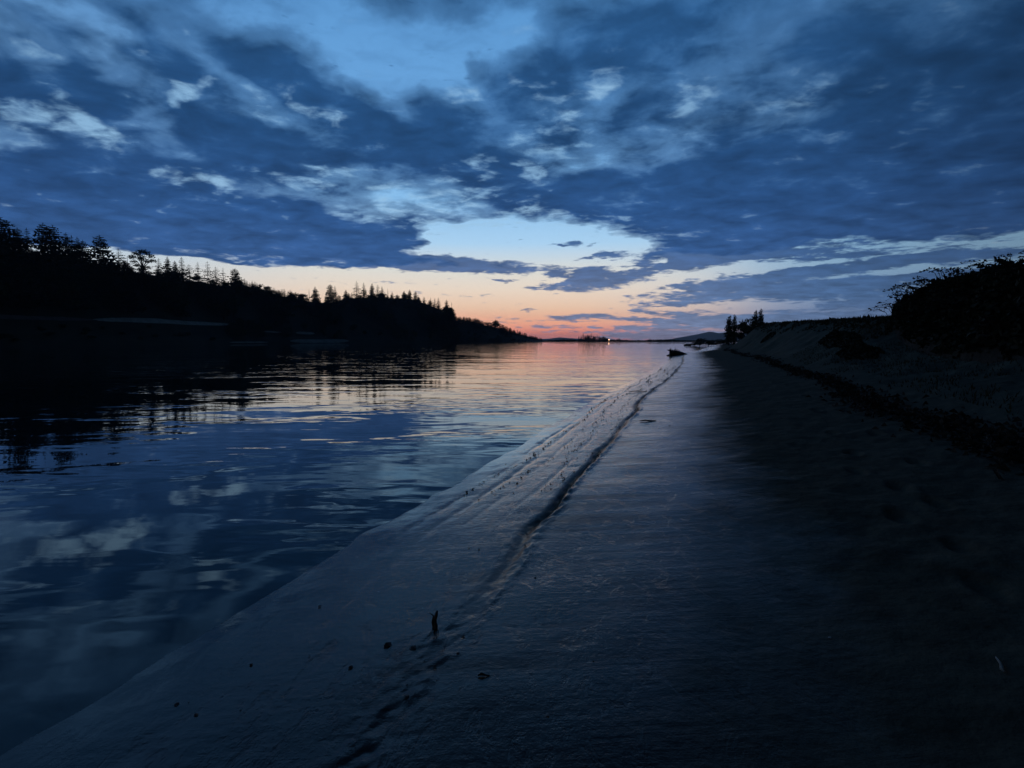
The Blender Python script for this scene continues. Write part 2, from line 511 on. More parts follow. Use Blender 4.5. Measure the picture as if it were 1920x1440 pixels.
rgh = t_.m('SUBTRACT', 0.9, t_.m('MULTIPLY', wet, 0.42))
rgh = t_.m('SUBTRACT', rgh, t_.m('MULTIPLY', film, 0.24))
t_.put(b_.inputs['Roughness'], rgh)
t_.put(b_.inputs['Specular IOR Level'], t_.m('MULTIPLY_ADD', wet, 0.02, 0.06))
b_.inputs['IOR'].default_value = 1.42
t_.put(b_.inputs['Coat Weight'], film)
t_.put(b_.inputs['Coat Roughness'], t_.m('MULTIPLY', t_.rng(st2, 0.3, 0.7, 0.12, 0.24), t_.rng(ua, 0.0, 0.7, 0.3, 1.0)))
b_.inputs['Coat IOR'].default_value = 1.38
hgt = t_.m('MULTIPLY', grain, 0.0022)
hgt = t_.m('MULTIPLY_ADD', spk, 0.006, hgt)
hgt = t_.m('MULTIPLY_ADD', streak, 0.006, hgt)
hgt = t_.m('MULTIPLY_ADD', st2, 0.003, hgt)
hgt = t_.m('MULTIPLY_ADD', t_.noise(co, 7.0, 4, 0.55), t_.m('MULTIPLY_ADD', t_.m('SUBTRACT', 1.0, wet), 0.03, 0.003), hgt)
bp_ = t_.n('ShaderNodeBump')
bp_.inputs['Strength'].default_value = 0.9
bp_.inputs['Distance'].default_value = 1.0
t_.put(bp_.inputs['Height'], hgt)
t_.put(b_.inputs['Normal'], bp_.outputs[0])
bp2 = t_.n('ShaderNodeBump')
t_.put(bp2.inputs['Strength'], t_.rng(ua, 0.0, 0.9, 0.04, 0.30))
bp2.inputs['Distance'].default_value = 1.0
t_.put(bp2.inputs['Height'], t_.m('MULTIPLY_ADD', t_.rng(t_.noise(t_.map(co, (1, 2, 0), (0, 0, math.radians(-17)), (9.0, 3.4, 1.0)), 1.0, 5, 0.65, 0.6), 0.52, 0.66), -0.009, hgt))
t_.put(b_.inputs['Coat Normal'], bp2.outputs[0])
t_.put(o_.inputs[0], b_.outputs[0])

# water: Fresnel mirror over a dark body, clear where it thins out at the sand
M_water, t_, o_ = material('river_water')
co = t_.n('ShaderNodeTexCoord').outputs['Object']
x_, y_, z_ = t_.sep(co)
patch = t_.noise(t_.map(co, (0, 0, 0), (0, 0, 0), (0.05, 0.10, 1)), 1.0, 3, 0.55)
patch2 = t_.noise(t_.map(co, (4, 9, 0), (0, 0, math.radians(12)), (0.22, 0.42, 1)), 1.0, 3, 0.55)
w1 = t_.noise(t_.map(co, (0, 0, 0), (0, 0, math.radians(14)), (1.25, 3.4, 1)), 1.0, 1.3, 0.45, 0.4)
w2 = t_.noise(t_.map(co, (2, 0, 0), (0, 0, math.radians(2)), (0.38, 1.0, 1)), 1.0, 3, 0.5, 0.4)
w3 = t_.noise(t_.map(co, (2, 8, 0), (0, 0, math.radians(-8)), (2.6, 7.0, 1)), 1.0, 2, 0.5, 0.2)
amp1 = t_.rng(patch2, 0.47, 0.63, 0.0004, 0.013)
amp2 = t_.rng(patch, 0.40, 0.64, 0.004, 0.030)
hgt = t_.m('MULTIPLY', w1, amp1)
hgt = t_.m('MULTIPLY_ADD', w2, amp2, hgt)
hgt = t_.m('MULTIPLY_ADD', w3, t_.m('MULTIPLY', amp1, 0.12), hgt)
bp_ = t_.n('ShaderNodeBump')
bp_.inputs['Strength'].default_value = 1.0
bp_.inputs['Distance'].default_value = 1.0
t_.put(bp_.inputs['Height'], hgt)
fr = t_.n('ShaderNodeFresnel')
fr.inputs[0].default_value = 1.42
t_.put(fr.inputs[1], bp_.outputs[0])
gl = t_.n('ShaderNodeBsdfGlossy')
gl.inputs['Roughness'].default_value = 0.012
gl.inputs['Color'].default_value = (1, 1, 1, 1)
t_.put(gl.inputs['Normal'], bp_.outputs[0])
df = t_.n('ShaderNodeBsdfDiffuse')
df.inputs['Color'].default_value = (0.012, 0.024, 0.028, 1)
tr = t_.n('ShaderNodeBsdfTransparent')
tr.inputs['Color'].default_value = (0.62, 0.72, 0.72, 1)
us = t_.m('SUBTRACT', t_.m('MULTIPLY_ADD', y_, 0.352, -2.75), x_)         # metres out from the beach
thin = t_.rng(us, 0.0, 2.2, 0.9, 0.0, smooth=False)
body = t_.n('ShaderNodeMixShader')
t_.put(body.inputs[0], thin)
t_.put(body.inputs[1], df.outputs[0])
t_.put(body.inputs[2], tr.outputs[0])
mx = t_.n('ShaderNodeMixShader')
t_.put(mx.inputs[0], fr.outputs[0])
t_.put(mx.inputs[1], body.outputs[0])
t_.put(mx.inputs[2], gl.outputs[0])
t_.put(o_.inputs[0], mx.outputs[0])

# ------------------------------------------------------------------ beach, dune bank and meadow: one sheet of ground
rows = np.concatenate([np.arange(-22, 0.9, 0.16), np.exp(np.arange(math.log(0.9), math.log(560), 0.0075))])
ucols = np.concatenate([[-14, -9, -6, -4, -3, -2.2, -1.6], np.arange(-1.2, 0, 0.06), np.arange(0, 1.1, 0.022), np.arange(1.1, 1.95, 0.0125),
                        np.arange(1.95, 3.6, 0.024), np.arange(3.6, 7.4, 0.034), np.arange(7.4, 14, 0.08), np.arange(14, 26, 0.35),
                        np.array([27, 29, 32, 36, 42, 50, 62, 80, 110, 160, 240, 400, 700, 1200, 2200, 4000])])
PRINTS = [at(px, py, 1) for px, py in ((1685, 912), (1688, 966), (1605, 882), (1600, 848), (1805, 1025), (1560, 812), (1530, 770), (1512, 742),
                                       (1760, 940), (1720, 868), (1640, 812), (1850, 1100), (1480, 722), (1590, 770), (1455, 704))]


def height(u, y, detail=True):
    low = np.interp(u, [-14, -6, -.6, 0, .5, 1.4, 3, 6.3, 8, 10, 14, 20, 40, 4000], [-1.1, -.45, -.018, 0, .018, .07, .17, .5, .82, 1.2, 1.65, 2.1, 2.6, 3.0])
    crest = np.clip(2.85 + (y - 25) * 0.025, 2.6, 3.9)
    uu = u + 0.55 * fbm(y * 0.22, u * 0.15, 31, 3)
    k = np.interp(uu, [-14, -6, 0, 1.4, 3, 6.3, 7.2, 8.6, 9.8, 11.0, 14, 40, 4000], [-1, -1, -1, -1, -1, .0, .12, .45, .76, .98, 1.03, 1.05, 1.1])
    hi = np.where(k > 0, 0.5 + k * (crest - 0.5), low)
    hi = np.maximum(hi, np.minimum(low, 0.5))
    f = sstep(y, 15, 27) * (1 - sstep(y, 66, 104))
    end = np.interp(u, [-14, -6, 0, 3, 6, 12, 40, 4000], [-1.1, -.5, 0, .25, .5, .8, 1.1, 1.4])
    low = low + (end - low) * sstep(y, 60, 110)
    z = low * (1 - f) + hi * f
    if detail:
        land = sstep(u, -0.4, 1.2)
        dry = sstep(u, 2.9, 4.2)
        z = z + 0.012 * fbm(u * 0.9, y * 0.5, 41, 3) * land
        z = z + dry * (0.035 * fbm(u * 1.6, y * 1.6, 43, 4) + 0.02 * np.clip(fbm(u * 5, y * 5, 45, 3), -1, 1))
        z = z + sstep(u, 6.5, 9) * (0.16 * fbm(u * 0.9, y * 0.6, 47, 4) + 0.06 * fbm(u * 3, y * 3, 48, 3))
    return z


Yg, Ug = np.meshgrid(rows, ucols, indexing='ij')
Xg = xw(Yg) + Ug / COSF
Zg = height(Ug, Yg)
# keel furrow that runs along the beach, with a crumbled lip on its upper side
uc = 1.42 + 0.075 * fbm(Yg * 0.30, Yg * 0, 51, 3) + 0.045 * fbm(Yg * 1.6, Yg * 0, 52, 2) + 0.05 * np.exp(-((Yg - 22) / 4.0) ** 2)
wid = 0.046 + 0.012 * np.clip((7 - Yg) / 5, 0, 1) + 0.018 * fbm(Yg * 1.3, Yg * 0 + 2, 53, 3)
d = (Ug - uc)
near = (0.04 + 0.96 * sstep(Yg, 2.5, 5.0)) * np.clip(0.95 + 0.75 * fbm(Yg * 0.8, Yg * 0 + 9.0, 59, 3), .35, 1.5)
crumb = fbm(Ug * 16, Yg * 11, 55, 4, .65)
Zg -= near * (0.030 + 0.030 * crumb) * np.exp(-(d / wid) ** 2)
Zg += near * (0.012 + 0.022 * crumb) * np.exp(-((d - 2.0 * wid) / (1.0 * wid)) ** 2)
Zg += near * 0.016 * sstep(d, 0, 2.5 * wid) * (1 - sstep(d, 0.4, 1.4))
Zg += 0.012 * crumb * np.exp(-((d) / (2.4 * wid)) ** 2)
pit = np.clip(fbm(Ug * 7, Yg * 4.5, 58, 3) - .18, 0, 1) * sstep(Ug, .1, .3) * (1 - sstep(Ug, 1.2, 1.6))
Zg -= 0.011 * pit * sstep(Yg, 3.5, 7)
# fainter runnels between the furrow and the water
for k, (uo, dp) in enumerate(((0.34, .010), (0.52, .012), (0.78, .008), (1.08, .010))):
    q = Ug - uo - 0.05 * fbm(Yg * 0.6, Yg * 0 + k, 57 + k, 3)
    Zg -= sstep(Yg, 3.0, 7.0) * dp * np.clip(0.5 + fbm(Yg * 1.2, Yg * 0 + k * 3, 61 + k, 3), 0, 1.2) * np.exp(-(q / 0.035) ** 2)
# slight unevenness at the water's edge
Zg += 0.004 * fbm(Ug * 2.5, Yg * 2.5, 66, 3) * sstep(Ug, -.2, .1)
# footprints
for p in PRINTS:
    r_ = Vector((p.x, p.y, p.z - CAMH))
    Yp = 6.0
    for _ in range(30):
        xq = r_.x / r_.y * Yp
        uq = (xq - float(xw(Yp))) * COSF
        zq = float(height(np.array(uq), np.array(Yp), False))
        Yp = 0.5 * Yp + 0.5 * (zq - CAMH) / r_.z * r_.y
    xq = r_.x / r_.y * Yp
    ex, ey = (Xg - xq), (Yg - Yp)
    a_ = math.radians(18)
    lx, ly = ex * math.cos(a_) - ey * math.sin(a_), ex * math.sin(a_) + ey * math.cos(a_)
    rr = (lx / 0.075) ** 2 + (ly / 0.16) ** 2
    Zg += -0.034 * np.exp(-rr ** 2) + 0.010 * np.exp(-((np.sqrt(rr) - 1.5) / 0.35) ** 2)
beach_me = grid('beach', Xg, Yg, Zg, M_sand)
at_ = beach_me.attributes.new('shore', 'FLOAT', 'POINT')
at_.data.foreach_set('value', Ug.ravel().astype(np.float32))
at_ = beach_me.attributes.new('disturbed', 'FLOAT', 'POINT')
at_.data.foreach_set('value', (np.clip(near, 0, 1) * np.exp(-((d - 0.3 * wid) / (1.5 * wid)) ** 2)).ravel().astype(np.float32))
beach = tag(obj('beach', beach_me), 'grey river sand with a wet shining margin', None, None, 'structure')


def ground_z(x, y):
    u = (x - float(xw(y))) * COSF
    return float(height(np.array(u), np.array(y)))


def on_beach(px, py, lift=0.0):
    r_ = ray(px, py)
    Yp = 5.0
    for _ in range(60):
        xq = r_.x / r_.y * Yp
        zq = ground_z(xq, Yp) + lift
        Yp = 0.6 * Yp + 0.4 * min(max((zq - CAMH) / r_.z * r_.y, 0.5), 200)
    xq = r_.x / r_.y * Yp
    return Vector((xq, Yp, ground_z(xq, Yp)))


# river
v = [(-3000, -400, 0), (3000, -400, 0), (3000, 900, 0), (-3000, 900, 0)]
river = tag(obj('river', mesh_np('river', v, [(0, 1, 2, 3)], M_water)), 'calm dark river mirroring the evening sky', None, None, 'structure')
# river bed below it
v = [(-3000, -400, -3.2), (3000, -400, -3.2), (3000, 900, -3.2), (-3000, 900, -3.2)]
tag(obj('river_bed', mesh_np('river_bed', v, [(0, 1, 2, 3)], M_floor)), 'dark bed of the river', None, None, 'structure')

# ------------------------------------------------------------------ left bank: wooded hill and farther wooded spit
WPX = [-900, -400, 0, 250, 440, 560, 650, 760, 850]
WPY = [690, 664, 650, 647, 644.6, 643.7, 643.3, 642.8, 642.4]
MPX = [-900, -400, 0, 80, 120, 190, 240, 300, 360, 440, 460, 520, 575, 600, 660, 720, 760, 800, 830, 850]
MPY = [400, 440, 482, 492, 496, 506, 508, 516, 529, 538, 536, 553, 563, 568, 560, 558, 560, 570, 584, 612]


def bank_y(px):
    return CAMH * F / (np.interp(px, WPX, WPY) - HOR)


def hill_point(px, v):
    """v = 0 at the water, 1 at the crest of the hill"""
    yb = bank_y(px)
    yv = yb * (1 + 0.27 * v)
    x = (px - HX) / F * yv
    zc_ = CAMH + (HOR - np.interp(px, MPX, MPY)) / F * yb * 1.27
    prof = np.interp(v, [-.2, 0, .05, .16, .24, .33, 1.0, 1.3, 2.0], [-.12, -.005, .06, .12, .20, .30, 1.0, 1.0, .9])
    z = prof * zc_
    n = fbm(x * 0.045, yv * 0.045, 71, 3)
    return x, yv, z + n * 1.6 * np.clip(v * 4, 0, 1) * np.clip((v - .36) * 6, .08, 1) * np.clip((850 - px) / 60, 0.2, 1)


pxs = np.concatenate([np.arange(-900, 0, 20), np.arange(0, 851, 5)])
vs = np.concatenate([np.linspace(-.2, .4, 19), np.linspace(.45, 2.0, 22)])
V_, PX_ = np.meshgrid(vs, pxs, indexing='ij')
X_, Y_, Z_ = hill_point(PX_, V_)
# close the right-hand end of the headland down to the water
endx = np.array([853, 858, 864]); endf = np.array([.62, .2, -.06])
ex, ey, ez = [], [], []
for e, f in zip(endx, endf):
    a, b, c_ = hill_point(np.full_like(vs, 850.0), vs)
    a = (e - HX) / F * b
    ex.append(a); ey.append(b); ez.append(c_ * f - (0.3 if f < 0 else 0))
X_ = np.concatenate([X_, np.stack(ex, 1)], 1); Y_ = np.concatenate([Y_, np.stack(ey, 1)], 1); Z_ = np.concatenate([Z_, np.stack(ez, 1)], 1)
tag(obj('hill', grid('hill', X_, Y_, Z_, M_floor)), 'dark hill of the left bank under the forest', None, None, 'structure')


def patch(name, label, px0, px1, v0f, v1f, mat, n=60, rows_=6, lift=0.35, seed=1):
    p = np.linspace(px0, px1, n)
    X, Y, Z = [], [], []
    for i, q in enumerate(p):
        e = 1.0 - 0.9 * abs(2 * i / (n - 1) - 1) ** 6
        a, b = v0f(q), v1f(q)
        mid = (a + b) / 2
        j = 0.25 * float(fbm(np.array(q * 0.05), np.array(seed * 3.1), seed, 3))
        vv = mid + np.linspace(-.5, .5, rows_) * (b - a) * max(e, .05) * (1 + j)
        x, y, z = hill_point(np.full(rows_, q), vv)
        X.append(x); Y.append(y); Z.append(z + lift)
    return tag(obj(name, grid(name, np.array(X), np.array(Y), np.array(Z), mat)), label, None, None, 'structure')


patch('gravel_bank', 'pale bare strip of bank below the forest', 180, 440, lambda q: .285, lambda q: .335, M_gravel, seed=2)
patch('bare_bank', 'dim bare strip of bank at the left edge', -300, 190, lambda q: .285, lambda q: .325, M_dim, seed=3)
patch('gravel_patch', 'small pale clearing on the bank', 556, 592, lambda q: .20, lambda q: .25, M_gravel, 16, seed=4)
patch('gravel_patch', 'small pale clearing between bushes', 496, 532, lambda q: .21, lambda q: .235, M_gravel, 16, seed=5)
patch('sand_bar', 'pale sand bar at the foot of the wooded bank', 545, 655, lambda q: .0, lambda q: .055, M_gravel, 40, seed=6)
patch('sand_bar', 'thin sand bar at the foot of the bank', 432, 505, lambda q: .004, lambda q: .02, M_gravel, 24, seed=7)

SPX = [848, 880, 900, 930, 960, 990, 1010, 1022]
SPY = [603, 604, 607, 614, 623, 631, 636.5, 640.5]


def spit_point(px, v):
    yb = 455 + (px - 850) * 0.45
    yv = yb + 60 * v
    x = (px - HX) / F * yv
    zc_ = np.maximum(CAMH + (HOR - np.interp(px, SPX, SPY)) / F * (yb + 60), -0.2)
    z = np.interp(v, [-.2, 0, .1, 1, 1.6, 2.5], [-.6, -.05, .8 / 12, 1, 1, .6]) * zc_
    return x, yv, z + 0.8 * fbm(x * .06, yv * .06, 77, 3) * np.clip(v * 4, 0, 1) * np.clip((1020 - px) / 40, 0, 1)


V_, PX_ = np.meshgrid(np.linspace(-.2, 2.5, 20), np.linspace(780, 1023, 60), indexing='ij')
X_, Y_, Z_ = spit_point(PX_, V_)
tag(obj('spit', grid('spit', X_, Y_, Z_, M_floor)), 'dark wooded spit reaching into the river', None, None, 'structure')

# ------------------------------------------------------------------ tree prototypes (metres, height 15 before scaling)
H0 = 15.0


def conifer_mesh(seed, radius, whorls, per, lo, taper=0.85, droop=0.35, ragged=0.35, bare=0.0, fan=1.0):
    r = random.Random(seed)
    tb = MB()
    lean = (r.uniform(-.25, .25), r.uniform(-.25, .25))
    tb.tube([(0, 0, 0), (lean[0] * .5, lean[1] * .5, H0 * .5), (lean[0], lean[1], H0 * .99)], [.24, .15, .02], 6)
    cb = MB()
    for k in range(whorls):
        f = k / (whorls - 1)
        z0 = H0 * (lo + (1 - lo) * f)
        if r.random() < bare * (1 - f): continue
        lean_xy = Vector((lean[0] * z0 / H0, lean[1] * z0 / H0, 0))
        gap = r.uniform(.75, 1.2)
        for j in range(per):
            a = 2 * math.pi * (j + r.random() * .9) / per + k * 1.3
            L = radius * ((1 - f) ** taper * 0.94 + .05) * gap * (1 + r.uniform(-ragged, ragged))
            if L < .12: L = .12
            dvec = Vector((math.cos(a), math.sin(a), 0))
            svec = Vector((-math.sin(a), math.cos(a), 0))
            dr = droop * r.uniform(.4, 1.5)
            up = r.uniform(.0, .25)
            pts = []
            for q in (0, .35, .7, 1.0):
                pts.append(lean_xy + dvec * L * q + Vector((0, 0, z0 + L * (up * q - dr * q * q) + .25 * L * max(0, q - .7))))
            wd = (.10 + .17 * L) * fan
            for i in range(3):
                p0, p1 = pts[i], pts[i + 1]
                w0 = wd * (.45, 1.0, .75)[i] * r.uniform(.7, 1.2)
                hang = Vector((0, 0, -.42 * wd * r.uniform(.6, 1.5)))
                cb.tri(p0, p1, p0 * .45 + p1 * .55 + svec * w0 + hang)
                cb.tri(p1, p0, p0 * .45 + p1 * .55 - svec * w0 + hang)
                cb.tri(p0, p1, (p0 + p1) * .5 + hang * 1.7 + svec * r.uniform(-.1, .1))
            tip = pts[-1] + dvec * .12 * L + Vector((0, 0, .02 * L))
            cb.tri(pts[-1] + svec * wd * .3, tip, pts[-1] - svec * wd * .3)
    top = Vector((lean[0], lean[1], H0))
    for j in range(4):
        a = j * 1.57
        cb.tri(top + Vector((0, 0, .12)), top + Vector((math.cos(a) * .13, math.sin(a) * .13, -.75)), top + Vector((math.cos(a + 1.5) * .13, math.sin(a + 1.5) * .13, -.75)))
    return tb.mesh('trunk', M_bark), cb.mesh('crown', M_needle)


def snag_mesh(seed):
    r = random.Random(seed)
    tb = MB()
    tb.tube([(0, 0, 0), (.1, .05, H0 * .55), (.2, -.05, H0)], [.22, .14, .03], 6)
    cb = MB()
    for k in range(22):
        z = H0 * (.35 + .63 * k / 22)
        a = r.random() * 6.28
        L = r.uniform(.35, 1.5) * (1.25 - z / H0)
        cb.tube([(0.1, 0, z), (math.cos(a) * L, math.sin(a) * L, z + r.uniform(-.2, .5) * L)], [.05, .015], 3)
        if r.random() < .5:
            e = Vector((math.cos(a) * L, math.sin(a) * L, z))
            cb.tri(e, e + Vector((.3, .1, -.3)), e + Vector((-.2, .2, -.2)))
    return tb.mesh('trunk', M_bark), cb.mesh('crown', M_needle)


def broadleaf_mesh(seed, lobes, leaf=.34, nleaf=900, limb=True, mat=None):
    """lobes: (x, y, z, rx, rz) in metres on a 15 m tree"""
    r = random.Random(seed)
    tb = MB()
    tb.tube([(0, 0, 0), (.1, 0, 3.5), (.0, .1, 7)], [.34, .26, .18], 6)
    cb = MB()
    tot = sum(l[3] ** 2 * l[4] for l in lobes)
    for (x, y, z, rx, rz) in lobes:
        tb.tube([(0, .05, 5.5), (x * .5, y * .5, 5.5 + (z - 5.5) * .6), (x, y, z)], [.15, .1, .04], 4)
        for k in range(5):
            q = Vector((r.gauss(0, 1), r.gauss(0, 1), r.gauss(0, .8))).normalized()
            tb.tube([(x * .8, y * .8, z - rz * .3), (x + q.x * rx * .95, y + q.y * rx * .95, z + q.z * rz * .95)], [.06, .015], 3)
        n = int(nleaf * rx ** 2 * rz / tot)
        for k in range(n):
            q = Vector((r.gauss(0, 1), r.gauss(0, 1), r.gauss(0, 1))).normalized() * (r.random() ** .4) * (1 + .22 * math.sin(7 * x + k * .7))
            c = Vector((x + q.x * rx, y + q.y * rx, z + q.z * rz))
            a = Vector((r.gauss(0, 1), r.gauss(0, 1), r.gauss(0, 1))).normalized()
            b = a.cross(Vector((r.gauss(0, 1), r.gauss(0, 1), r.gauss(0, 1)))).normalized()
            s = leaf * r.uniform(.5, 1.3)
            cb.quad(c - a * s, c - b * s * .6, c + a * s, c + b * s * .6)
    return tb.mesh('trunk', M_bark), cb.mesh('crown', mat or M_leaf)


def lobes_(seed, n, R, z0, z1, r0, r1):
    r = random.Random(seed)
    out = []
    for k in range(n):
        a = r.random() * 6.28
        q = R * math.sqrt(r.random())
        z = r.uniform(z0, z1)
        rr = r.uniform(r0, r1)
        out.append((math.cos(a) * q, math.sin(a) * q, z, rr, rr * r.uniform(.6, .9)))
    out.append((0, 0, z1, r0, r0 * .8))
    return out


PROTO = {
    'dense': [conifer_mesh(s, 3.6, 25, 9, .08, .62, .30, .45, 0, 1.7) for s in (1, 2, 3)],
    'wide': [conifer_mesh(s, 4.4, 21, 9, .10, .58, .22, .55, .04, 1.6) for s in (4, 5, 6)],
    'open': [conifer_mesh(s, 3.6, 17, 6, .12, .68, .30, .5, .10, 1.15) for s in (7, 8, 9)],
    'spire': [conifer_mesh(s, 2.7, 21, 7, .08, .72, .38, .45, .04, 1.4) for s in (10, 11, 12)],
    'snag': [snag_mesh(13), snag_mesh(14)],
    'round': [broadleaf_mesh(20 + s, lobes_(s, 13, 3.4, 3.5, 12.8, 2.0, 3.0), .55, 1700) for s in (1, 2)],
    'airy': [broadleaf_mesh(30, [(-2.6, 0, 10.6, 1.3, 1.1), (-1.3, .6, 12.6, 1.4, 1.2), (.9, -.5, 13.4, 1.4, 1.2), (2.4, .3, 12.0, 1.3, 1.1), (.1, 1.2, 11.0, 1.3, 1.2),
                                 (3.0, 0, 9.8, 1.1, .9), (-2.2, .4, 8.4, 1.1, .9), (1.4, -.8, 9.0, 1.2, 1.0), (-.4, 0, 14.0, 1.0, .8), (-.5, -1.2, 9.8, 1.2, 1.0), (-1.6, 0, 6.6, 1.2, .9), (1.5, .5, 6.2, 1.2, .9), (0, .8, 5.0, 1.4, 1.0)], .30, 1500)],
    'poplar': [broadleaf_mesh(40 + s, [(0, 0, 2.6, 1.3, 2.2), (.1, 0, 5.5, 1.7, 2.6), (-.1, .1, 8.6, 1.55, 2.6), (.1, 0, 11.4, 1.1, 2.2), (0, 0, 13.4, .6, 1.5)], .36, 1500) for s in (1, 2)],
    'bush': [broadleaf_mesh(50 + s, lobes_(60 + s, 9, 5.0, 4, 10.5, 2.8, 4.2), .62, 1100) for s in (1, 2, 3)],
}


def tree(kind, i, base, h, wscale, label, name='conifer_tree', cat='tree', group=None, rot=None, lean=0.0):
    tm, cm = PROTO[kind][i % len(PROTO[kind])]
    o = thing(name, base, label, cat, group, rnd.random() * 6.28 if rot is None else rot)
    s = h / H0
    o.scale = (s * wscale, s * wscale, s)
    if lean: o.rotation_euler[1] = lean
    obj('trunk', tm, o)
    obj('crown', cm, o)
    return o


# skyline trees of the near left bank: (px, py of the top, kind, variant, width factor, label)
SKY_TREES = [
    (2, 408, 'wide', 0, 1.15, 'tall broad conifer cut by the left edge of the picture'),
    (33, 427, 'dense', 0, .95, 'dense blunt topped conifer beside a thin pale spire'),
    (49, 427, 'spire', 0, .9, 'thin faint spire just right of the dense blunt topped conifer'),
    (81, 418, 'wide', 1, .95, 'left of the two tall broad conifers standing close together'),
    (100, 422, 'wide', 2, .9, 'right of the two tall broad conifers standing close together'),
    (124, 436, 'dense', 2, .75, 'pointed conifer just right of the tall pair'),
    (133, 441, 'spire', 2, 1.1, 'slim spire tucked behind the pointed conifer beside the tall pair'),
    (144, 444, 'dense', 1, .8, 'bushy topped conifer left of the large tapering one'),
    (156, 450, 'wide', 0, .7, 'conifer with a flat tufted top left of the large tapering one'),
    (187, 441, 'wide', 1, 1.05, 'large tapering conifer with long branches sweeping right'),
    (222, 465, 'open', 0, 1.0, 'small open conifer left of the round airy tree'),
    (238, 479, 'snag', 0, 1.0, 'bare thin stem left of the round airy tree'),
    (265, 467, 'airy', 0, 1.2, 'airy broadleaf tree with a rounded see-through crown'),
    (296, 484, 'open', 1, .9, 'sparse ragged conifer just right of the round airy tree'),
    (313, 481, 'dense', 2, .7, 'dense pointed conifer right of the airy broadleaf tree'),
    (328, 489, 'dense', 0, .7, 'dense low conifer between two pointed tops'),
    (340, 482, 'spire', 1, 1.2, 'conifer with a forked tufted tip above the dense clump'),
    (354, 495, 'open', 2, .9, 'drooping conifer at the right end of the dense clump'),
    (370, 491, 'open', 0, .85, 'first of five see-through conifers on the bright skyline'),
    (388, 490, 'open', 1, .8, 'tallest and slimmest of five see-through conifers on the bright skyline'),
    (404, 500, 'open', 2, .9, 'middle of five see-through conifers on the bright skyline'),
    (418, 502, 'open', 0, .7, 'narrow fourth of five see-through conifers on the bright skyline'),
    (441, 503, 'wide', 2, .95, 'spreading last of five see-through conifers on the bright skyline'),
    (579, 541, 'snag', 1, 1.0, 'bare snag beside the stout lone conifer at the skyline dip'),
    (591, 537, 'dense', 1, .85, 'stout lone conifer at the dip of the skyline'),
    (619, 533, 'wide', 0, .75, 'ragged tall conifer right of the skyline dip'),
    (628, 536, 'spire', 0, .9, 'slim conifer leaning on the ragged tall one'),
    (648, 543, 'dense', 2, .8, 'bushy conifer between the ragged tall one and the spires'),
    (659, 548, 'spire', 2, .9, 'short spire right of the bushy conifer'),
    (668, 527, 'open', 1, .9, 'tallest spire of the middle headland'),
    (682, 530, 'spire', 1, 1.1, 'second tall spire of the middle headland'),
    (697, 531, 'dense', 0, .7, 'third tall spire of the middle headland'),
    (708, 534, 'open', 2, .75, 'fourth of the tall spires on the middle headland'),
    (716, 537, 'spire', 0, 1.0, 'last and lowest of the tall spires on the middle headland'),
    (727, 539, 'snag', 0, .9, 'bare thin pole of a tree on the middle headland'),
    (735, 547, 'spire', 2, 1.0, 'small conifer right of the bare thin pole'),
    (757, 545, 'dense', 1, .8, 'left of three bushy conifers on the headland shoulder'),
    (768, 543, 'dense', 2, .75, 'middle of three bushy conifers on the headland shoulder'),
    (779, 546, 'wide', 1, .6, 'right of three bushy conifers on the headland shoulder'),
    (795, 556, 'spire', 0, 1.1, 'first small spire on the slope down to the headland end'),
    (807, 558, 'open', 0, .8, 'forked small conifer on the slope down to the headland end'),
    (815, 559, 'spire', 1, 1.0, 'slim small conifer near the headland end'),
    (822, 558, 'spire', 2, 1.1, 'pointed small conifer next to the last big one of the headland'),
    (837, 562, 'dense', 0, .85, 'last big dense conifer at the end of the headland'),
    (847, 566, 'snag', 1, 1.0, 'thin dead tree at the very end of the headland'),
]
G1 = 'forest trees on the left bank'
for (px, py, kind, i, ws, lab) in SKY_TREES:
    v = rnd.uniform(.9, 1.0)
    x, y, z = [float(q) for q in hill_point(np.array(float(px)), np.array(v))]
    T = at(px, py, y)
    x, topz = T.x, T.z
    base = z - 1.0
    h = topz - base
    if kind in ('wide', 'dense', 'airy', 'open', 'spire', 'snag') and h < 9:
        base = topz - 9; h = 9
    wpx = h / H0
    tree(kind, i, (x, y, base), h, ws * 1.25 * (15.0 / h) ** .45, lab, 'broadleaf_tree' if kind == 'airy' else ('dead_tree' if kind == 'snag' else 'conifer_tree'),
         'tree', G1)

# small tops on the falling skyline, then the forest on the slope
for k in range(26):
    px = 455 + k * 4.9 + rnd.uniform(-1.5, 1.5)
    my = np.interp(px, [455, 520, 578], [526, 542, 555]) + rnd.uniform(-5, 3)
    x, y, z = [float(q) for q in hill_point(np.array(px), np.array(rnd.uniform(.85, 1.0)))]
    h = CAMH + (HOR - my) / F * y - z + 1.5
    tree(rnd.choice(('spire', 'dense', 'open')), k, (x, y, z - 1.5), max(h, 6), rnd.uniform(1.3, 1.9), 'small spiky conifer on the falling skyline between the see-through conifers and the dip', 'conifer_tree', 'tree', 'small conifers on the falling skyline')
for k in range(104):
    px = -160 + k * 9.8 + rnd.uniform(-6, 6)
    if px > 842: break
    x, y, z = [float(q) for q in hill_point(np.array(px), np.array(rnd.uniform(.78, 1.0)))]
    my = np.interp(px, MPX, MPY) - rnd.choice((0, 2, 5, 9)) - rnd.uniform(0, 4) + 7 * math.exp(-((px - 590) / 18) ** 2)
    h = CAMH + (HOR - my) / F * y - z + 1.0
    tree(rnd.choice(('dense', 'wide', 'round')), k, (x, y, z - 1.0), max(h, 6), rnd.uniform(1.2, 1.7), 'dark tree in the solid upper edge of the forest', 'forest_tree', 'tree', 'trees along the upper edge of the forest')
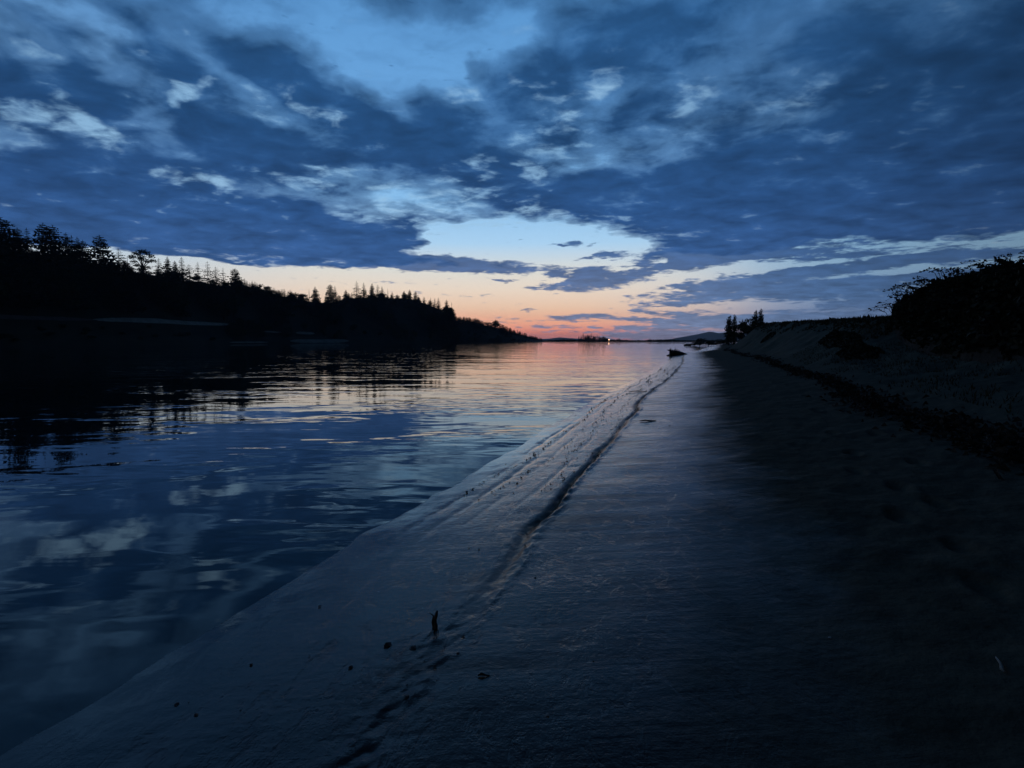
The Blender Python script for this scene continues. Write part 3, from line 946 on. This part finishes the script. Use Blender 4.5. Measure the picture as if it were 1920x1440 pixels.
for k in range(150):
    px = -240 + (k * 0.61803 % 1.0) * 1080
    v = (.42, .53, .64, .75, .86)[k % 5] + rnd.uniform(-.05, .05)
    x, y, z = [float(q) for q in hill_point(np.array(px), np.array(v))]
    lim = CAMH + (HOR - np.interp(px, MPX, MPY) - 4) / F * y - z
    h = min(rnd.uniform(10, 16), max(lim, 3))
    tree(rnd.choice(('dense', 'wide', 'dense', 'round')), k, (x, y, z - .4), h, rnd.uniform(1.2, 1.8), 'dark tree lost in the black forest slope', 'forest_tree', 'tree', 'trees on the dark forest slope')
for k in range(70):
    px = rnd.uniform(430, 850)
    v = rnd.uniform(.05, .33)
    if (550 < px < 600 and v < .26) or (490 < px < 536 and v < .24) or (430 < px < 660 and v < .09): continue
    x, y, z = [float(q) for q in hill_point(np.array(px), np.array(v))]
    tree('bush', k, (x, y, z - .5), rnd.uniform(3.0, 6.5), rnd.uniform(.9, 1.4), 'dark green rounded bush on the low bank below the forest', 'bush', 'bush', 'bushes along the foot of the left bank')
for k in range(34):
    px = -240 + k * 20 + rnd.uniform(-30, 30)
    v = rnd.uniform(.02, .24)
    x, y, z = [float(q) for q in hill_point(np.array(px), np.array(v))]
    tree('bush', k, (x, y, z - .4), rnd.uniform(1.2, 2.3), rnd.uniform(1.2, 1.9), 'low black scrub below the pale strip of bank', 'bush', 'bush', 'scrub below the pale strip of bank')

for k in range(26):
    px = rnd.uniform(836, 859)
    yb = bank_y(min(px, 850.0))
    y = yb * rnd.uniform(1.0, 1.12)
    py = np.interp(px, [836, 845, 852, 856, 860], [572, 580, 592, 606, 622]) + (k % 4) * 9 + rnd.uniform(0, 4)
    x = (px - HX) / F * y
    tz = CAMH + (HOR - min(py, 628)) / F * y
    h = min(tz + .6, rnd.uniform(9, 15))
    tree(rnd.choice(('dense', 'wide', 'round')), k, (x, y, tz - h), h, rnd.uniform(1.0, 1.5), 'dark tree on the steep end of the wooded headland', 'forest_tree', 'tree', 'trees on the steep end of the headland')

# spit trees
G2 = 'trees on the far wooded spit'
for k in range(44):
    px = 853 + k * 3.75 + rnd.uniform(-1, 1)
    if 908 < px < 938: continue
    py = np.interp(px, [850, 870, 895, 907, 945, 975, 1000, 1016], [593, 594, 596, 602, 610, 620, 630, 637]) + rnd.uniform(-1.5, 2.5)
    x, y, z = [float(q) for q in spit_point(np.array(px), np.array(rnd.uniform(.7, 1.0)))]
    h = CAMH + (HOR - py) / F * y - z + 1
    tree(rnd.choice(('spire', 'dense', 'dense', 'wide')), k, (x, y, z - 1), max(h, 4.5), rnd.uniform(1.4, 2.0), 'small dark tree on the sinking skyline of the far spit', 'spit_tree', 'tree', G2)
for k, (px, py, lab) in enumerate(((917, 603, 'left of two rounded trees that stand out on the far spit'), (929, 600, 'right and taller of two rounded trees that stand out on the far spit'))):
    x, y, z = [float(q) for q in spit_point(np.array(float(px)), np.array(.9))]
    tree('bush', k, (x, y, z - 4), (CAMH + (HOR - py) / F * y - z + 4) * 1.12, 1.0, lab, 'broadleaf_tree', 'tree', G2)
for k in range(26):
    px = 853 + k * 6 + rnd.uniform(-2, 2)
    x, y, z = [float(q) for q in spit_point(np.array(px), np.array(rnd.uniform(.05, .5)))]
    tree('bush', k, (x, y, z - .5), min(rnd.uniform(3, 5.5), max(1.2, (1020 - px) * .06)), rnd.uniform(1, 1.5), 'dark bush at the foot of the far spit', 'bush', 'bush', 'bushes on the far spit')

# ------------------------------------------------------------------ far bank, its trees, lamp and jetty
FY = 640.0
fx = np.concatenate([np.linspace(-6800, -400, 12), np.linspace(-330, 500, 90), np.linspace(600, 6800, 12)])
fy = np.array([-14, 0, 6, 20, 60, 200, 800, 3000, 7200], float)
Yf, Xf = np.meshgrid(fy, fx, indexing='ij')
front = FY - 0.0 * Xf + 8 * fbm(Xf * 0.012, Xf * 0, 81, 3) - np.clip(Xf - 120, 0, 400) * 0.5
Zf = np.interp(Yf, [-14, 0, 6, 20, 60, 200, 30000], [-.8, 0, .5, .9, 1.1, 1.3, 1.5]) + 0 * Xf
tag(obj('far_bank', grid('far_bank', Xf, Yf + front, Zf, M_farland)), 'low dark far bank across the river', None, None, 'structure')


def far_front(x):
    return float(FY + 8 * fbm(np.array(x * 0.012), np.array(0.0), 81, 3) - np.clip(x - 120, 0, 400) * 0.5)


CL = [(1085, 630, 'spire'), (1089, 628, 'spire'), (1093, 625, 'spire'), (1097, 629, 'dense'), (1101, 627, 'dense'), (1104, 628, 'wide'), (1108, 624.5, 'spire'), (1112, 629, 'dense'),
      (1115, 630, 'wide'), (1119, 627.5, 'spire'), (1123, 630, 'dense'), (1127, 632, 'round'), (1131, 631, 'round'), (1135, 632, 'round'), (1138, 634, 'round')]
for k, (px, py, kd) in enumerate(CL):
    y = FY + 14 + rnd.uniform(-3, 8)
    x = (px - HX) / F * y
    tree(kd, k, (x, y, .5), CAMH + (HOR - py) / F * y - .5, 1.5 if kd != 'round' else 1.0, 'small dark tree of the clump beside the lit lamp on the far bank', 'far_tree', 'tree', 'tree clump beside the lamp on the far bank')
FT = [(1160.5, 634.6, 1.0, 'small round tree alone right of the lit lamp'), (1218, 635.2, 1.1, 'round tree of the far bank beneath the blue cloud bank'), (1196, 637, 1.5, 'low wide tree between the two round trees of the far bank'),
      (1240, 637.2, 1.4, 'low wide tree of the far bank left of the mountain foot'), (1270, 636.5, 1.4, 'low wide tree of the far bank under the mountain foot'),
      (1070, 637, 1.4, 'low tree of the far bank left of the tree clump'), (1050, 637.6, 1.5, 'low tree of the far bank behind the jetty'), (1149, 637.4, 1.4, 'low tree of the far bank close right of the lit lamp')]
for k, (px, py, ws, lab) in enumerate(FT):
    x = (px - HX) / F * 620
    y = far_front(x) + 16
    x = (px - HX) / F * y
    tree('round', k, (x, y, .5), CAMH + (HOR - py) / F * y - .5, ws, lab, 'far_tree', 'tree', 'single trees of the far bank')
# low scrub along the far bank
mb = MB()
for k in range(2600):
    x = rnd.uniform(-60, 330)
    y = far_front(x) + rnd.uniform(4, 40)
    h = rnd.uniform(.8, 2.6) * (0.6 + .6 * (math.sin(x * .11) * .5 + .5))
    a = rnd.random() * 6.28
    dxx, dyy = math.cos(a) * rnd.uniform(.8, 2.0), math.sin(a)
    mb.tri((x - dxx, y - dyy, .3), (x + dxx, y + dyy, .3), (x + rnd.uniform(-.5, .5), y, .5 + h))
    mb.tri((x + dyy, y - dxx, .3), (x - dyy, y + dxx, .3), (x + rnd.uniform(-.5, .5), y, .5 + h * .8))
tag(obj('far_scrub', mb.mesh('far_scrub', M_leaf)), 'low dark scrub along the far bank', 'scrub', None, 'stuff')

# lit lamp
y = FY - 2
lx = (1141 - HX) / F * y
lp = thing('street_lamp', (lx, y, 0.2), 'lit orange lamp glowing on the far bank at the right end of the tree clump', 'lamp')
mb = MB(); mb.tube([(0, 0, -.6), (0, 0, 1.4), (0, 0, 2.2)], [.12, .09, .07], 6); mb.tube([(0, 0, 2.1), (0, -.5, 2.3)], [.05, .05], 5)
obj('pole', mb.mesh('pole', M_timber), lp)
mb = MB(); mb.tube([(0, -.5, 1.65), (0, -.5, 1.8), (0, -.5, 2.25), (0, -.5, 2.7), (0, -.5, 2.85)], [.16, .36, .46, .36, .12], 10)
obj('globe', mb.mesh('globe', M_lamp, True), lp)

# jetty with its posts, and a mooring post
yj = 560.0
x0, x1 = (1026 - HX) / F * yj, (1074 - HX) / F * yj
jt = thing('jetty', ((x0 + x1) / 2, yj, 0), 'low wooden jetty on posts in front of the far bank', 'jetty')
hw = (x1 - x0) / 2


def box_mb(mb, x0, x1, y0, y1, z0, z1):
    p = [(x0, y0, z0), (x1, y0, z0), (x1, y1, z0), (x0, y1, z0), (x0, y0, z1), (x1, y0, z1), (x1, y1, z1), (x0, y1, z1)]
    for f in ((0, 3, 2, 1), (4, 5, 6, 7), (0, 1, 5, 4), (1, 2, 6, 5), (2, 3, 7, 6), (3, 0, 4, 7)):
        mb.quad(*[p[i] for i in f])


mb = MB(); box_mb(mb, -hw, hw, -1.0, 1.0, .55, .75)
obj('deck', mb.mesh('deck', M_timber), jt)
mb = MB(); mb.tube([(0, 0, -1.5), (0, 0, 1.9)], [.16, .14], 6)
pm = mb.mesh('post', M_timber)
for k in range(7):
    obj('post', pm, jt, (-hw + .4 + k * (2 * hw - .8) / 6, -1.15, 0))
mp = (1067 - HX) / F * 500
mb = MB(); mb.tube([(0, 0, -1.2), (0, 0, .9), (.02, 0, 1.15)], [.22, .2, .15], 7)
tag(obj('mooring_post', mb.mesh('mooring_post', M_timber), None, (mp, 500, 0)), 'dark mooring post standing in the water in front of the jetty', 'post')

# mountains
def ridge(name, label, prof, Y, depth, seed):
    pxs = np.linspace(prof[0][0], prof[-1][0], 90)
    tops = np.interp(pxs, [p[0] for p in prof], [p[1] for p in prof])
    xs = (pxs - HX) / F * Y
    zt = CAMH + (HOR - tops) / F * Y
    fr = np.array([-1, -.6, -.3, -.12, 0, .15, .5, 1.0])
    hh = np.array([0, .28, .62, .87, 1, .85, .45, 0])
    X = np.repeat(xs[None], 8, 0)
    Yy = Y + fr[:, None] * depth + 0 * X
    Z = hh[:, None] * zt[None] * (1 + .1 * fbm(X * .004, Yy * .004, seed, 4) * (np.abs(fr[:, None]) > .05))
    Z = Z + .025 * zt.max() * fbm(X * .02, Yy * .02, seed + 5, 3) * hh[:, None]
    return tag(obj(name, grid(name, X, Yy, Z, M_mount)), label, None, None, 'structure')


ridge('mountain', 'blue mountain beyond the far bank', [(1262, 639), (1272, 635), (1285, 630.5), (1300, 628), (1315, 625), (1328, 621.8), (1336, 622.5), (1345, 625), (1356, 623.5), (1375, 626),
      (1410, 624), (1460, 630), (1520, 634), (1600, 639)], 5200, 900, 91)
ridge('mountain', 'faint low ridge beyond the jetty', [(985, 639), (1010, 635.5), (1030, 635), (1048, 632.5), (1060, 633.5), (1085, 635), (1120, 639)], 5600, 700, 95)

# ------------------------------------------------------------------ trees and bushes beyond the beach
PT = [(1368, 590, 'poplar', 0, .95, 'left and thicker of two slim poplars at the far end of the sand bank'), (1378, 588.5, 'poplar', 1, .8, 'right of two slim poplars at the far end of the sand bank'),
      (1391, 604, 'round', 0, .8, 'low rounded tree between the slim poplars and the tall forked one'), (1403, 594, 'round', 1, .7, 'middle rounded tree right of the two slim poplars'),
      (1412, 591, 'poplar', 1, 1.0, 'tree leaning against the tall forked poplar'), (1418, 580, 'poplar', 0, .75, 'left stem of the tall forked poplar above the sand bank'),
      (1427, 577.5, 'poplar', 1, .85, 'right and taller stem of the forked poplar above the sand bank')]
for (px, py, kd, i, ws, lab) in PT:
    y = 132 + rnd.uniform(-6, 6)
    T = at(px, py, y)
    x = T.x
    z = ground_z(x, y) - .2
    tree(kd, i, (x, y, z), T.z - z, ws * 1.25, lab, 'poplar_tree' if kd == 'poplar' else 'broadleaf_tree', 'tree', 'trees at the far end of the sand bank')
BT = [(1311, 631.5, 150, 1.35, 'square topped dark bush on the far shore below the mountain'), (1327, 637, 152, 2.2, 'long low bush right of the square topped one'), (1343, 637, 148, 2.2, 'low bush at the foot of the sand bank end'),
      (1299, 640, 158, 1.8, 'lowest bush at the water left of the square topped one'), (1356, 636, 140, 1.6, 'low bush just left of the slim poplars')]
for k, (px, py, y, ws, lab) in enumerate(BT):
    x = (px - HX) / F * y
    z = ground_z(x, y) - .15
    tree('bush', k, (x, y, max(z, -.1)), CAMH + (HOR - py) / F * y - max(z, -.1), ws, lab, 'bush', 'bush', 'bushes on the far shore at the right')
# stump in the water near them
mb = MB()
for k in range(9):
    a = k * .7
    mb.tube([(0, 0, .1), (math.cos(a) * .6, math.sin(a) * .3, .3 + .25 * math.sin(k * 2.3)), (math.cos(a) * 1.1, math.sin(a) * .4, .1 + .4 * abs(math.sin(k * 1.7)))], [.3, .2, .06], 5)
mb.tube([(-1.1, 0, .05), (1.2, .1, .2)], [.3, .25], 7)
p = at(1289, 645.5, 165)
tag(obj('driftwood_stump', mb.mesh('driftwood_stump', M_drift), None, (p.x, p.y, -.05)), 'small dark stump in the water off the far shore bushes', 'driftwood')

# drift log with its root plate at the water's edge
p0 = at(1259, 664.5, 58)
lg = thing('driftwood_log', (p0.x, p0.y, -0.10), 'black uprooted drift log with jagged roots at the water edge far down the beach', 'driftwood')
mb = MB()
mb.tube([(0, 0, .34), (.5, .3, .38), (1.0, .6, .34), (1.6, 1.0, .25), (2.3, 1.5, .10), (2.8, 1.9, -.02)], [.36, .33, .28, .22, .15, .08], 9)
obj('trunk', mb.mesh('trunk', M_drift, True), lg)
for k in range(15):
    a = 2 * math.pi * k / 15
    mb = MB()
    L = rnd.uniform(.45, .8)
    c, s_ = math.cos(a), math.sin(a)
    zz = max(.34 + s_ * L * .8, .0)
    mb.tube([(.15, .1, .34), (-.02 + .1 * math.sin(k), c * L * .45, .34 + s_ * L * .45), (-.1 + .3 * math.sin(k * 2.1), c * L, zz)], [.2, .15, .03], 5)
    obj('root', mb.mesh('root', M_drift), lg)
for k, (a, b) in enumerate((((-.05, .0, .4), (-.12, .0, 1.0)), ((.16, .1, .5), (.1, .12, .84)), ((.36, .2, .5), (.5, .15, .94)), ((.6, .3, .5), (.78, .3, .86)), ((.85, .5, .45), (1.1, .5, .74)), ((1.3, .8, .4), (1.5, .8, .5)))):
    mb = MB(); mb.tube([a, b], [.14, .02], 5)
    obj('branch', mb.mesh('branch', M_drift), lg)

# ------------------------------------------------------------------ bramble thicket on the dune at the right
bx = lambda u, y: float(xw(y)) + u / COSF
B0 = Vector((bx(13, 16), 16, 0))
br = thing('bramble_thicket', (B0.x, B0.y, 0), 'tall black bramble thicket with arching leafy canes on the dune', 'bramble bush')


def mound(u, y):
    """top of the thicket over the ground, metres above the river"""
    u, y = np.asarray(u, float), np.asarray(y, float)
    du = (u - 13.6) / 3.7
    e = np.clip((y - 13.0) / 14.4, 0, 1)
    r2 = du ** 2 + e ** 2
    top = np.clip(1 - r2, 0, 1) ** .58
    h = 2.75 * top + 0.45 * fbm(u * .8, y * .8, 101, 4) * (top > .02) + .25 * fbm(u * 2.2, y * 2.2, 103, 3) * (top > .02)
    return h


us_ = np.linspace(9.6, 18.0, 70); ys_ = np.concatenate([np.linspace(-6, 8, 30), np.linspace(8.2, 27, 120)])
Yb, Ub = np.meshgrid(ys_, us_, indexing='ij')
Gz = height(Ub, Yb, True)
Hm = mound(Ub, Yb)
Xb = xw(Yb) + Ub / COSF
core = grid('inner_branches', Xb - B0.x, Yb - B0.y, Gz + np.where(Hm > .12, Hm * .86 - .12, -.3), M_bark)
obj('inner_branches', core, br)
mb = MB()
n = 0
while n < 42000:
    u = rnd.uniform(9.7, 17.5); y = rnd.uniform(2, 26.9) if rnd.random() < .25 else rnd.uniform(9, 26.9)
    h = float(mound(u, y)) if n % 1 == 0 else 0
    if h < .1: continue
    g = float(height(np.array(u), np.array(y), False))
    z = g + h * (1 - .35 * rnd.random() ** 1.6) + rnd.uniform(-.08, .16)
    c = Vector((bx(u, y) - B0.x, y - B0.y, z))
    s = rnd.uniform(.06, .13)
    a = Vector((rnd.gauss(0, 1), rnd.gauss(0, 1), rnd.gauss(0, .7))).normalized() * s
    b = a.cross(Vector((rnd.gauss(0, 1), rnd.gauss(0, 1), rnd.gauss(0, 1)))).normalized() * s * .62
    mb.quad(c - a, c - b, c + a, c + b)
    n += 1
lv = obj('leaves', mb.mesh('leaves', M_bramble), br)
lv['kind'] = 'stuff'
# arching canes
canes, cl = MB(), MB()
for k in range(200):
    if k < 80:
        y = rnd.uniform(17, 26.6); u = rnd.uniform(10.0, 12.6)
    else:
        y = rnd.uniform(9, 26); u = rnd.uniform(10.2, 15)
    h = float(mound(u, y))
    if h < .3: continue
    g = float(height(np.array(u), np.array(y), False))
    p = Vector((bx(u, y) - B0.x, y - B0.y, g + h - .35))
    a = rnd.uniform(math.pi * .55, math.pi * 1.35)
    L = rnd.uniform(.4, 1.15)
    up = rnd.uniform(.35, .95)
    pts = [p]
    for q in (.3, .6, .85, 1.0):
        pts.append(p + Vector((math.cos(a) * L * q, math.sin(a) * L * q, .3 + up * (q * 1.6 - q * q * 1.15))))
    canes.tube(pts, [.012, .011, .009, .007, .004], 4)
    for i in range(1, 5):
        for j in range(4):
            c = pts[i - 1].lerp(pts[i], rnd.random()) + Vector((rnd.uniform(-.05, .05), rnd.uniform(-.05, .05), rnd.uniform(-.05, .05)))
            s = rnd.uniform(.03, .065)
            aa = Vector((rnd.gauss(0, 1), rnd.gauss(0, 1), rnd.gauss(0, .6))).normalized() * s
            bb = aa.cross(Vector((rnd.gauss(0, 1), rnd.gauss(0, 1), rnd.gauss(0, 1)))).normalized() * s * .6
            cl.quad(c - aa, c - bb, c + aa, c + bb)
o = obj('canes', canes.mesh('canes', M_bark), br); o['kind'] = 'stuff'
o = obj('cane_leaves', cl.mesh('cane_leaves', M_bramble), br); o['kind'] = 'stuff'

# low creeping shrub on the face of the bank
def low_shrub(px, py, L, W, Hh, n, label, seed):
    r = random.Random(seed)
    c0 = on_face(px, py)
    sh = thing('low_shrub', c0, label, 'shrub')
    mb, st = MB(), MB()
    for k in range(n):
        a, q = r.random() * 6.28, math.sqrt(r.random())
        x, y = math.cos(a) * q * W, math.sin(a) * q * L
        # along the shore direction
        X, Y = c0.x + x * .95 + y * .32, c0.y + y * .95 - x * .3
        z = ground_z(X, Y) + Hh * (1 - q * q) * r.random() ** .5
        c = Vector((X, Y, z)) - c0
        s = r.uniform(.04, .1)
        aa = Vector((r.gauss(0, 1), r.gauss(0, 1), r.gauss(0, .8))).normalized() * s
        bb = aa.cross(Vector((r.gauss(0, 1), r.gauss(0, 1), r.gauss(0, 1)))).normalized() * s * .6
        mb.quad(c - aa, c - bb, c + aa, c + bb)
    for k in range(26):
        a, q = r.random() * 6.28, math.sqrt(r.random()) * .8
        x, y = math.cos(a) * q * W, math.sin(a) * q * L
        X, Y = c0.x + x * .95 + y * .32, c0.y + y * .95 - x * .3
        z = ground_z(X, Y)
        st.tube([(X - c0.x, Y - c0.y, z - c0.z - .05), (X - c0.x + r.uniform(-.1, .1), Y - c0.y, z - c0.z + Hh * .9 * (1 - q * q))], [.012, .005], 4)
    o = obj('leaves', mb.mesh('leaves', M_bramble), sh); o['kind'] = 'stuff'
    o = obj('stems', st.mesh('stems', M_bark), sh); o['kind'] = 'stuff'


def on_face(px, py):
    r_ = ray(px, py)
    y = 6.0
    while y < 130:
        x = r_.x / r_.y * y
        if ground_z(x, y) > CAMH + r_.z / r_.y * y:
            return Vector((x, y, ground_z(x, y)))
        y += .1
    return Vector((r_.x / r_.y * 30, 30, 1))


low_shrub(1572, 640, 3.0, .55, .35, 1000, 'dark creeping shrub running down the face of the sand bank', 1)
low_shrub(1610, 662, 2.0, .6, .3, 700, 'low dark creeper at the foot of the bramble thicket', 2)
low_shrub(1440, 634, 1.6, .6, .3, 500, 'small scrubby patch on the sand bank below the forked poplar', 3)

# grass along the crest of the bank
gm = MB()
for k in range(9000):
    y = 22 + 74 * rnd.random() ** 1.2
    u = rnd.uniform(9.6, 13.5)
    f = 1 - max(0, (y - 70) / 30)
    x = bx(u, y)
    if float(fbm(np.array(u * .8), np.array(y * .5), 111, 2)) < -.45: continue
    z = ground_z(x, y)
    h = rnd.uniform(.06, .24) * (1 if u > 10.3 else .6) * (.5 + .5 * f)
    a = rnd.random() * 6.28
    wv_ = rnd.uniform(.03, .10)
    gm.tri((x - math.cos(a) * wv_, y - math.sin(a) * wv_, z - .03), (x + math.cos(a) * wv_, y + math.sin(a) * wv_, z - .03), (x + rnd.uniform(-.12, .12), y + rnd.uniform(-.1, .1), z + h))
tag(obj('dune_grass', gm.mesh('dune_grass', M_grass)), 'short dark grass fringing the crest of the sand bank', 'grass', None, 'stuff')
gm = MB()
for k in range(9000):
    y = 3 + 24 * rnd.random()
    u = rnd.uniform(7.2, 11.5)
    x = bx(u, y)
    if float(fbm(np.array(u * .7), np.array(y * .7), 113, 2)) < -.1: continue
    z = ground_z(x, y)
    h = rnd.uniform(.03, .11)
    a = rnd.random() * 6.28
    wv_ = rnd.uniform(.008, .02)
    gm.tri((x - math.cos(a) * wv_, y - math.sin(a) * wv_, z - .02), (x + math.cos(a) * wv_, y + math.sin(a) * wv_, z - .02), (x + rnd.uniform(-.07, .07), y + rnd.uniform(-.05, .05), z + h))
tag(obj('dry_grass', gm.mesh('dry_grass', M_grass)), 'sparse dry grass in front of the bramble thicket', 'grass', None, 'stuff')

# wrack line: twigs, bark and weed left along the top of the beach
wm = MB()
for k in range(4500):
    y = 3.0 * math.exp(rnd.random() * 3.15)
    u = 6.35 + .35 * float(fbm(np.array(y * .25), np.array(1.0), 121, 2)) + rnd.gauss(0, .17 + .12 * (y < 12))
    x = bx(u, y)
    z = ground_z(x, y)
    a = rnd.random() * math.pi
    L = rnd.uniform(.015, .09)
    zz = z + abs(rnd.gauss(0, .03))
    t = Vector((math.cos(a), math.sin(a), rnd.uniform(-.3, .3))) * L
    s = Vector((-math.sin(a), math.cos(a), 0)) * rnd.uniform(.006, .03)
    c = Vector((x, y, zz))
    up = Vector((0, 0, rnd.uniform(.008, .03)))
    wm.quad(c - t - s, c - t + s, c + t + s + up, c + t - s + up)
    wm.tri(c - t, c + t, c + up * 2.5)
tag(obj('wrack_line', wm.mesh('wrack_line', M_wrack)), 'dark line of twigs and weed washed up along the top of the beach', 'debris', None, 'stuff')


# small clods and pebbles on the wet sand
def lump(mb, c, r, seed):
    q = random.Random(seed)
    vs_ = [Vector(v) for v in ((1, 0, 0), (-1, 0, 0), (0, 1, 0), (0, -1, 0), (0, 0, .8), (.6, .6, .45), (-.6, .6, .45), (-.6, -.6, .45), (.6, -.6, .45))]
    vs_ = [c + Vector((v.x * q.uniform(.7, 1.3), v.y * q.uniform(.7, 1.3), v.z * q.uniform(.6, 1.2))) * r for v in vs_]
    e, w_, n_, s_, t_2, ne, nw, sw, se = vs_
    for f in ((e, ne, se), (n_, nw, ne), (w_, sw, nw), (s_, se, sw), (t_2, ne, nw), (t_2, nw, sw), (t_2, sw, se), (t_2, se, ne)):
        mb.tri(*f)


pm = MB()
for k in range(4200):
    y = 2.2 * math.exp(rnd.random() * 2.7)
    q_ = math.sin(y * 1.9) * .05 + math.sin(y * .7 + 1) * .07
    u = rnd.choice((rnd.uniform(.1, 2.4), 1.42 + rnd.gauss(0, .09), 1.40 + rnd.gauss(.05, .06), .42 + q_ + rnd.gauss(0, .025), .75 + q_ + rnd.gauss(0, .03), 1.05 - q_ + rnd.gauss(0, .05)))
    if u < .05 or (y < 5.5 and rnd.random() < .96): continue
    x = bx(u, y)
    lump(pm, Vector((x, y, ground_z(x, y) + .001)), (.003 + .011 * rnd.random() ** 2.2) * (1 if rnd.random() < .9 else 1.8) * (1 + max(0, y - 6) * .055), k)
tag(obj('clods', pm.mesh('clods', M_stone)), 'scattered small clods and pebbles on the wet sand', 'pebbles', None, 'stuff')

# upright stub of driftwood in the wet sand
p = on_beach(816, 1178)
sk = thing('driftwood_stick', p - Vector((0, 0, .004)), 'short split stick standing upright in the wet sand beside the furrow', 'stick')
sk.scale = (.75, .75, .75)
mb = MB(); mb.tube([(0, 0, -.06), (.004, 0, .03), (.0, .004, .08), (.012, .0, .125), (.018, 0, .15)], [.016, .017, .015, .012, .005], 7)
obj('shaft', mb.mesh('shaft', M_stick), sk)
mb = MB(); mb.tube([(-.014, .006, -.01), (-.019, .004, .055), (-.013, .002, .112)], [.009, .010, .004], 6)
obj('splinter', mb.mesh('splinter', M_stick), sk)
mb = MB(); mb.tube([(-.014, 0, .11), (-.05, .01, .128)], [.005, .002], 5)
obj('twig', mb.mesh('twig', M_stick), sk)


def lying(px, py, pts, rad, mat, label, name, cat):
    p = on_beach(px, py)
    mb = MB()
    mb.tube(pts, rad, 7)
    return tag(obj(name, mb.mesh(name, mat), None, p), label, cat)


lying(1215, 791, [(-.17, 0, .02), (-.05, .02, .03), (.08, 0, .02), (.17, .02, .028)], [.008, .015, .013, .006], M_drift, 'dark stick lying across the furrow on the shining sand', 'driftwood_stick', 'stick')
lying(1876, 1250, [(.026, .05, .012), (0, .0, .014), (-.026, -.032, .012), (-.032, -.05, .01)], [.004, .006, .008, .004], M_pale_wood, 'short pale twig on the black sand at the lower right', 'twig', 'twig')
lying(905, 1268, [(-.025, 0, .004), (-.005, .004, .01), (.015, .0, .006), (.035, .002, .003)], [.003, .008, .004, .002], M_drift, 'small dark curled scrap on the sand right of the upright stick', 'bark_scrap', 'debris')
lying(1196, 735, [(-.3, 0, .02), (0, .04, .03), (.3, .0, .02)], [.01, .016, .008], M_drift, 'thin dark branch lying between the water and the furrow', 'branch', 'stick')
for px, py, lab in ((1556, 1197, 'small pale pebble alone on the dark sand'), (1027, 1341, 'tiny pale pebble at the bottom middle of the sand')):
    p = on_beach(px, py)
    mb = MB(); lump(mb, Vector((0, 0, .002)), .009, int(px))
    tag(obj('pebble', mb.mesh('pebble', M_pale_stone), None, p), lab, 'pebble')

# ------------------------------------------------------------------ evening air
v = [(x, y, z) for z in (-4.5, 96.0) for x, y in ((-7000, -450), (7000, -450), (7000, 8200), (-7000, 8200))]
M_haze, t_, o_ = material('evening_air')
pv = t_.n('ShaderNodeVolumePrincipled')
pv.inputs['Color'].default_value = (0.72, 0.84, 1.0, 1)
pv.inputs['Density'].default_value = 1.1e-4
pv.inputs['Anisotropy'].default_value = 0.35
t_.put(o_.inputs['Volume'], pv.outputs[0])
tag(obj('haze', mesh_np('haze', v, [(0, 3, 2, 1), (4, 5, 6, 7), (0, 1, 5, 4), (1, 2, 6, 5), (2, 3, 7, 6), (3, 0, 4, 7)], M_haze)), 'thin blue evening air over the river', None, None, 'stuff')
